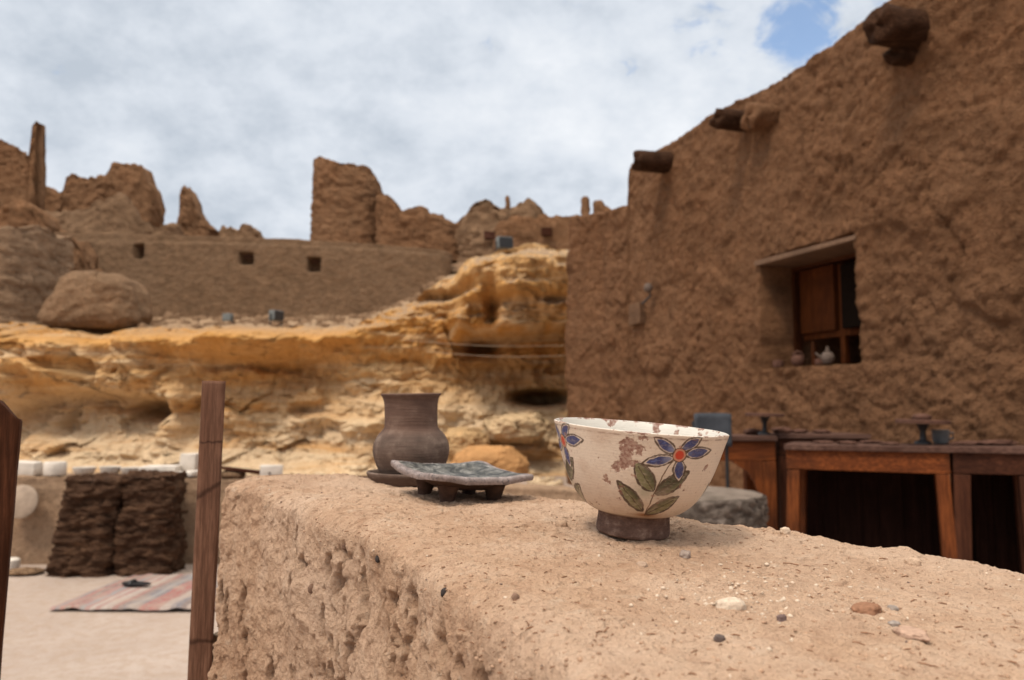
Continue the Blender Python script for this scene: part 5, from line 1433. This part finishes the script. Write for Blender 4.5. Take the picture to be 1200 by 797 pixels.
    for k, (a, b, w) in enumerate(petals):
        sd, t, nn_ = vesica(a, b, w)
        fill(sstep(0.0, 0.0006, sd), CREAM * 0.98)
        bl = sstep(0.0003, 0.0015, sd - 0.0003 - 0.0014 * sstep(0.75, 1.0, t) + 0.0010 * nm) * sstep(0.02, 0.12, t) * np.clip(1.0 + 0.5 * pb + 0.3 * nf, 0.65, 1)
        fill(bl * 0.97, BLUE)
        hi = sstep(0.02, 0.22, pb + 0.10 - np.abs(nn_) * 0.9) * bl
        fill(hi * (0.6 if k in (0, 3) else 0.28), BLUEL); fill(sstep(0.45, 0.12, t + 0.25 * pb) * bl * (0.5 if k in (0, 3) else 0.15), (0.36, 0.37, 0.45))
        fill(line(sd, 0.00058) * 0.97, LINE)
    c0 = pt(660, 308); dr_ = np.hypot(x - c0[0], h - c0[1])
    fill(sstep(0.0058, 0.0053, dr_), (0.52, 0.24, 0.15)); fill(sstep(0.0039, 0.0033, dr_ + 0.0008 * nm), RED)
    fill(line(dr_ - 0.0056, 0.0004) * 0.9, LINE)
    colr[ii] = cc
x0m = bowl_xy(560, 400)[0]
for k in range(4): painted(-k * R(91), 40 + k)
# glaze worn off in patches
chip = n_mid * 0.85 + n_big * 0.35 + n_fin * 0.12
bias = np.zeros(Ph.shape)
for (X_, Y_, r, s_) in ((435, 268, 62, 0.46), (400, 340, 40, 0.36), (310, 414, 30, 0.42), (376, 478, 30, 0.34), (823, 365, 26, 0.34), (300, 325, 25, 0.26), (700, 452, 18, 0.28), (480, 240, 50, 0.3), (360, 355, 25, 0.3), (800, 260, 30, 0.12), (270, 255, 20, 0.2)):
    xb_, hb_ = bowl_xy(X_, Y_); ph_ = math.asin(max(-0.95, min(0.95, xb_ / R0)))
    dphi = (Ph - ph_ + math.pi) % (2 * math.pi) - math.pi
    bias += s_ * np.exp(-((dphi * R0) / (r * U_)) ** 2 - ((Hh - hb_) / (r * U_)) ** 2) * outer
# worn places inside, under the far rim
for (ph_, hb_, wp, wh, s_) in ((R(180 - 22), 0.080, 0.055, 0.02, 0.5), (R(180 - 38), 0.082, 0.05, 0.016, 0.5), (R(180 - 6), 0.087, 0.05, 0.007, 0.45), (R(180 + 12), 0.0905, 0.06, 0.004, 0.45), (R(180 - 60), 0.085, 0.04, 0.010, 0.4), (R(180 + 40), 0.084, 0.03, 0.006, 0.3), (R(100), 0.088, 0.12, 0.005, 0.4)):
    dphi = (Ph - ph_ + math.pi) % (2 * math.pi) - math.pi
    bias += s_ * np.exp(-(dphi / wp) ** 2 - ((Hh - hb_) / wh) ** 2) * (~outer)
rimb = np.exp(-((Hh - 0.0935) / 0.0012) ** 2)
bias += 0.29 * rimb
cm = sstep(0.30, 0.345, chip + bias)
over(cm * 0.92 * np.clip(0.9 + 0.8 * n_fin, 0.6, 1), CLAYC * 1.2); over(cm * sstep(0.06, 0.3, n_fin + 0.5 * n_mid) * 0.5, CLAYC * 0.75); over(np.clip(sstep(0.27, 0.30, chip + bias) - cm, 0, 1) * 0.35, (0.40, 0.26, 0.19)); GLAZE = GLAZE * (1 - cm)
# dark worn line just under the rim, outside
rl = np.exp(-((Hh - 0.0905 - 0.0004 * n_big) / 0.0007) ** 2) * outer * np.clip(0.55 + 2.2 * n_mid, 0, 1)
over(rl * 0.85, CLAYC * 0.7)
st_big = fbm(qb * 42 + 5, 4, 91).reshape(Ph.shape)
over(sstep(0.05, 0.45, st_big) * 0.5 * outer, (0.50, 0.36, 0.27)); over(sstep(0.12, 0.5, fbm(qb * 18 + 2, 3, 92).reshape(Ph.shape)) * 0.32 * outer, (0.58, 0.43, 0.32))
spk = fbm(qb * 150 + 3, 3, 93).reshape(Ph.shape); over(sstep(0.36, 0.44, spk + 0.10 * n_big) * 0.65, CLAYC * 1.6)
# crackle and stains, drips at the foot
over(sstep(0.13, 0.3, n_fin) * 0.16 * outer, CLAYC * 1.2)
foot = sstep(0.0225, 0.0195, Hh + 0.0008 * n_mid) * outer
over(foot * 0.85, (0.16, 0.085, 0.05)); GLAZE *= 1 - foot * 0.7
colr = np.clip(colr, 0.01, 0.85)
dz_ = -0.00035 * cm
Nb_r = np.where(outer, 1.0, -1.0)
Xb += dz_ * Nb_r * np.sin(Ph); Yb -= dz_ * Nb_r * np.cos(Ph)
m = Mat('bowl_glaze', 0.4, 0.45)
at = m.n('ShaderNodeAttribute'); at.attribute_name = 'pigment'; m.l(at.outputs['Color'], m.b.inputs['Base Color'])
at2 = m.n('ShaderNodeAttribute'); at2.attribute_name = 'glaze'
rg = m.math('SUBTRACT', 0.90, m.math('MULTIPLY', at2.outputs['Fac'], 0.46)); m.l(rg, m.b.inputs['Roughness'])
m.bump(m.math('ADD', m.noise(260, 5, 0.6, m.objc), m.math('MULTIPLY', m.noise(900, 3, 0.6, m.mapped((0.15, 0.15, 1), m.objc)), 0.4)), 0.35, 0.0012)
bowl_me = new_mesh('bowl_body', np.stack([Xb, Yb, Zb], 2).reshape(-1, 3), grid_faces(SEG, NP, True, False), m.m)
ca = bowl_me.attributes.new('pigment', 'FLOAT_COLOR', 'POINT')
ca.data.foreach_set('color', np.concatenate([colr.reshape(-1, 3), np.ones((colr.size // 3, 1))], 1).astype(np.float32).ravel())
ga = bowl_me.attributes.new('glaze', 'FLOAT', 'POINT'); ga.data.foreach_set('value', GLAZE.astype(np.float32).ravel())
bc = P(741, 622, BY)
zbw = top_at(bc.x, bc.y)
BS = 0.975
bowl = thing('painted_bowl', 'cream glazed bowl painted with blue flowers, chipped, on the mud wall', 'bowl', (bc.x, bc.y, zbw), (R(3.0), R(4.5), 0))
link('bowl_body', bowl_me, bowl)
fp = dens(np.array([(30, 6), (36, 0.6), (42.5, 0), (43.6, 1.5), (43.2, 8), (42, 18), (41.6, 24), (41.9, 26.2)]) * 0.74e-3, 60)
mb = MB().lathe([tuple(v) for v in fp], 160)
m = Mat('bare_clay', 0.9, 0.15)
nn = m.noise(120, 6, 0.65, m.objc); n2 = m.noise(500, 4, 0.7, m.mapped((0.2, 0.2, 1), m.objc))
m.color(m.mix(m.ramp(n2, [(0.35, 0.4), (0.6, 0.0)]), m.ramp(nn, [(0.3, (0.10, 0.060, 0.046)), (0.52, (0.165, 0.102, 0.078)), (0.70, (0.32, 0.225, 0.175))]), (0.07, 0.035, 0.027)))
m.bump(m.math('ADD', nn, n2), 0.7, 0.0015)
M_BARE = m.m
mb.build('foot_ring', M_BARE, bowl, smooth=True)
# settle the tilted bowl: lift so that the lowest side is just on the mud
zmin = []
for k in range(24):
    aa = k / 24 * 2 * math.pi; v = Euler((R(3.0), R(4.5), 0)).to_matrix() @ Vector((0.0318 * math.cos(aa), 0.0318 * math.sin(aa), 0))
    zmin.append(top_at(bc.x + v.x, bc.y + v.y) - v.z)
bowl.scale = (BS, BS, BS)
bowl.location.z = sorted(zmin)[14]
print('BOWL z', bowl.location.z, 'wanted', bc.z)

# ------------------------------------------------------------------ clay jar on its saucer
jc = on_plane(483, 566)
JY = float(jc[1]) + 0.05; jx = (483.4 - 600) / F * JY
k_ = JY / F / 4.615
zj = top_at(jx, JY)
print('JAR z', zj, 'wanted', P(483.4, 566, JY).z, JY)
# saucer
sau = [(0, 10), (60, 10), (150, 10), (190, 18), (214, 62), (222, 84), (232, 88), (240, 82), (238, 66), (222, 34), (205, 4), (195, 0), (0, 0)]
sau_z = 0.80
m = Mat('jar_clay', 0.85, 0.2)
nn = m.noise(45, 6, 0.6); rings = m.noise(300, 4, 0.6, m.mapped((0.08, 0.08, 1)))
spz = m.n('ShaderNodeSeparateXYZ'); m.l(m.objc, spz.inputs[0])
c = m.ramp(nn, [(0.3, (0.085, 0.060, 0.048)), (0.52, (0.135, 0.094, 0.074)), (0.72, (0.235, 0.175, 0.140))])
c = m.mix(m.ramp(m.math('DIVIDE', spz.outputs[2], 0.12), [(0.50, 0.0), (0.58, 0.45)]), c, (0.135, 0.066, 0.044))
c = m.mix(m.ramp(rings, [(0.40, 0.35), (0.6, 0.0)]), c, (0.08, 0.045, 0.036))
c = m.mix(m.ramp(m.noise(700, 3, 0.6), [(0.68, 0.0), (0.76, 0.6)]), c, (0.36, 0.26, 0.21))
m.color(c); m.bump(m.math('ADD', rings, m.math('MULTIPLY', nn, 0.5)), 0.6, 0.0015)
M_JAR = m.m
sz_ = zj
so = MB().lathe([(r * k_, z * k_ * sau_z) for r, z in dens(np.array(sau, float), 90, 3)], 96).build('clay_saucer', M_JAR, None, True, (jx, JY, sz_), (0, R(1.0), 0))
tag(so, 'low brown clay saucer standing under the jar', 'saucer')
jp = [(0, 0), (118, 0), (140, 8), (160, 40), (188, 95), (203, 145), (205, 170), (198, 205), (180, 240), (158, 262), (146, 272), (143, 278), (141, 300), (141, 360), (143, 410), (150, 432), (163, 446), (165, 454), (158, 457), (148, 448), (134, 425), (130, 380), (130, 285), (150, 255), (185, 200), (190, 160), (170, 90), (130, 25), (0, 18)]
jo = MB().lathe([(r * k_, z * k_ * 1.045) for r, z in dens(np.array(jp, float), 240, 6)], 128).build('clay_jar', M_JAR, None, True, (jx, JY, sz_ + 10 * k_ * sau_z + 0.0005), (R(1.5), R(-0.6), 0))
tag(jo, 'small brown clay jar with wide neck standing in a saucer', 'jar')

# ------------------------------------------------------------------ square footed dish
A_ = 0.086
dcx, dcy = on_plane(541, 576)
dcy -= 0.022
def dish_r(th):
    c4 = np.cos(4 * th)
    base = 1 / np.power(np.abs(np.cos(th)) ** 1.06 + np.abs(np.sin(th)) ** 1.06, 1 / 1.06)
    return A_ * base
nth = 240
th = np.linspace(0, 2 * math.pi, nth, endpoint=False)
rb = dish_r(th)
for _ in range(3): rb = (np.roll(rb, 1) + 2 * rb + np.roll(rb, -1)) / 4
corner = (np.cos(4 * th) * 0.5 + 0.5) ** 3
rows = []; topflag = []
nr = 60
for i in range(nr):                       # underside, from the middle out
    k = i / (nr - 1)
    rows.append((k, -0.0185 + 0.0145 * sstep(0.30, 0.98, k))); topflag.append(0)
for k, z in ((1.0, -0.0035), (1.012, -0.0015), (1.010, 0.0008), (1.0, 0.0022)): rows.append((k, z)); topflag.append(0)
for i in range(nr):
    k = 0.985 * (1 - i / (nr - 1)); rows.append((k, 0.0028 - 0.0085 * sstep(0.80, 0.30, k))); topflag.append(1)
Gd_ = np.zeros((len(rows), nth, 3))
for j, (k, z) in enumerate(rows):
    Gd_[j, :, 0] = np.cos(th) * rb * k; Gd_[j, :, 1] = np.sin(th) * rb * k
    Gd_[j, :, 2] = z + (0.004 * corner - 0.002) * k ** 3
q_ = Gd_.reshape(-1, 3)
Gd_[..., 2] += (0.0012 * fbm(q_ * 45, 3, 6) + 0.0007 * fbm(q_ * 160, 3, 7)).reshape(Gd_.shape[:2])
m = Mat('dish_glaze', 0.5, 0.35)
n1 = m.noise(60, 6, 0.65, m.objc, 0.6); n2 = m.noise(420, 4, 0.7, m.objc)
c = m.ramp(n1, [(0.40, (0.014, 0.014, 0.013)), (0.48, (0.060, 0.058, 0.050)), (0.56, (0.14, 0.133, 0.120)), (0.68, (0.31, 0.29, 0.265))])
c = m.mix(m.ramp(n2, [(0.36, 0.85), (0.46, 0.0)]), c, (0.02, 0.022, 0.024))
c = m.mix(m.ramp(m.noise(38, 4, 0.6, m.objc), [(0.60, 0.0), (0.72, 0.7)]), c, (0.06, 0.070, 0.10))
m.color(c); m.bump(n1, 0.5, 0.002)
M_DGL = m.m
m = Mat('dish_rim', 0.6, 0.35)
n1 = m.noise(90, 5, 0.65, m.objc); c = m.ramp(n1, [(0.3, (0.13, 0.10, 0.09)), (0.5, (0.24, 0.19, 0.175)), (0.7, (0.40, 0.33, 0.31))])
c = m.mix(m.ramp(m.noise(350, 3, 0.7, m.objc), [(0.34, 0.8), (0.44, 0.0)]), c, (0.04, 0.04, 0.05)); m.color(c); m.bump(n1, 0.4, 0.0015)
M_DRIM = m.m
M_DUND = simple('dish_underside', (0.085, 0.050, 0.036), 0.88, 0.15, 0.3, 120, 0.001)
dfaces = grid_faces(len(rows), nth, False, True)
DROT = (R(1.2), R(4.6), R(-14))
dish = thing('footed_dish', 'square shallow dish with mottled grey glaze on four short feet', 'dish', (dcx, dcy, 0), DROT)
dme = new_mesh('dish_body', Gd_.reshape(-1, 3), dfaces[:, ::-1], [M_DUND, M_DRIM, M_DGL])
fj = dfaces[:, 0] // nth
dme.polygons.foreach_set('material_index', np.where(fj < nr - 3, 0, np.where(fj < nr + 4 + 5, 1, 2)).astype(np.int32))
link('dish_body', dme, dish)
LEGZ = 0.030
for k, (lx_, ly_) in enumerate(((0.041, 0.0), (0.0, 0.039), (-0.041, 0.0), (0.0, -0.041))):
    MB().lathe([(0.0125, 0.008), (0.0110, 0.003), (0.0088, -0.005), (0.0078, -0.0090), (0.0082, -0.0110), (0.006, -0.0120), (0, -0.0120)], 28, (lx_, ly_, -0.0190)).build('leg', M_DUND, dish, smooth=True)
# rest the dish on its feet
best = []
for (lx_, ly_) in ((0.041, 0), (0, 0.039), (-0.041, 0), (0, -0.041)):
    v = Euler(DROT).to_matrix() @ Vector((lx_, ly_, -0.031)); best.append(top_at(dcx + v.x, dcy + v.y) - v.z)
dish.location.z = sorted(best)[1] - 0.0004

print('DISH', dish.location, 'ground z wanted', P(548, 585, dcy - 0.04).z, top_at(P(548,585,dcy-0.04).x, dcy-0.04))
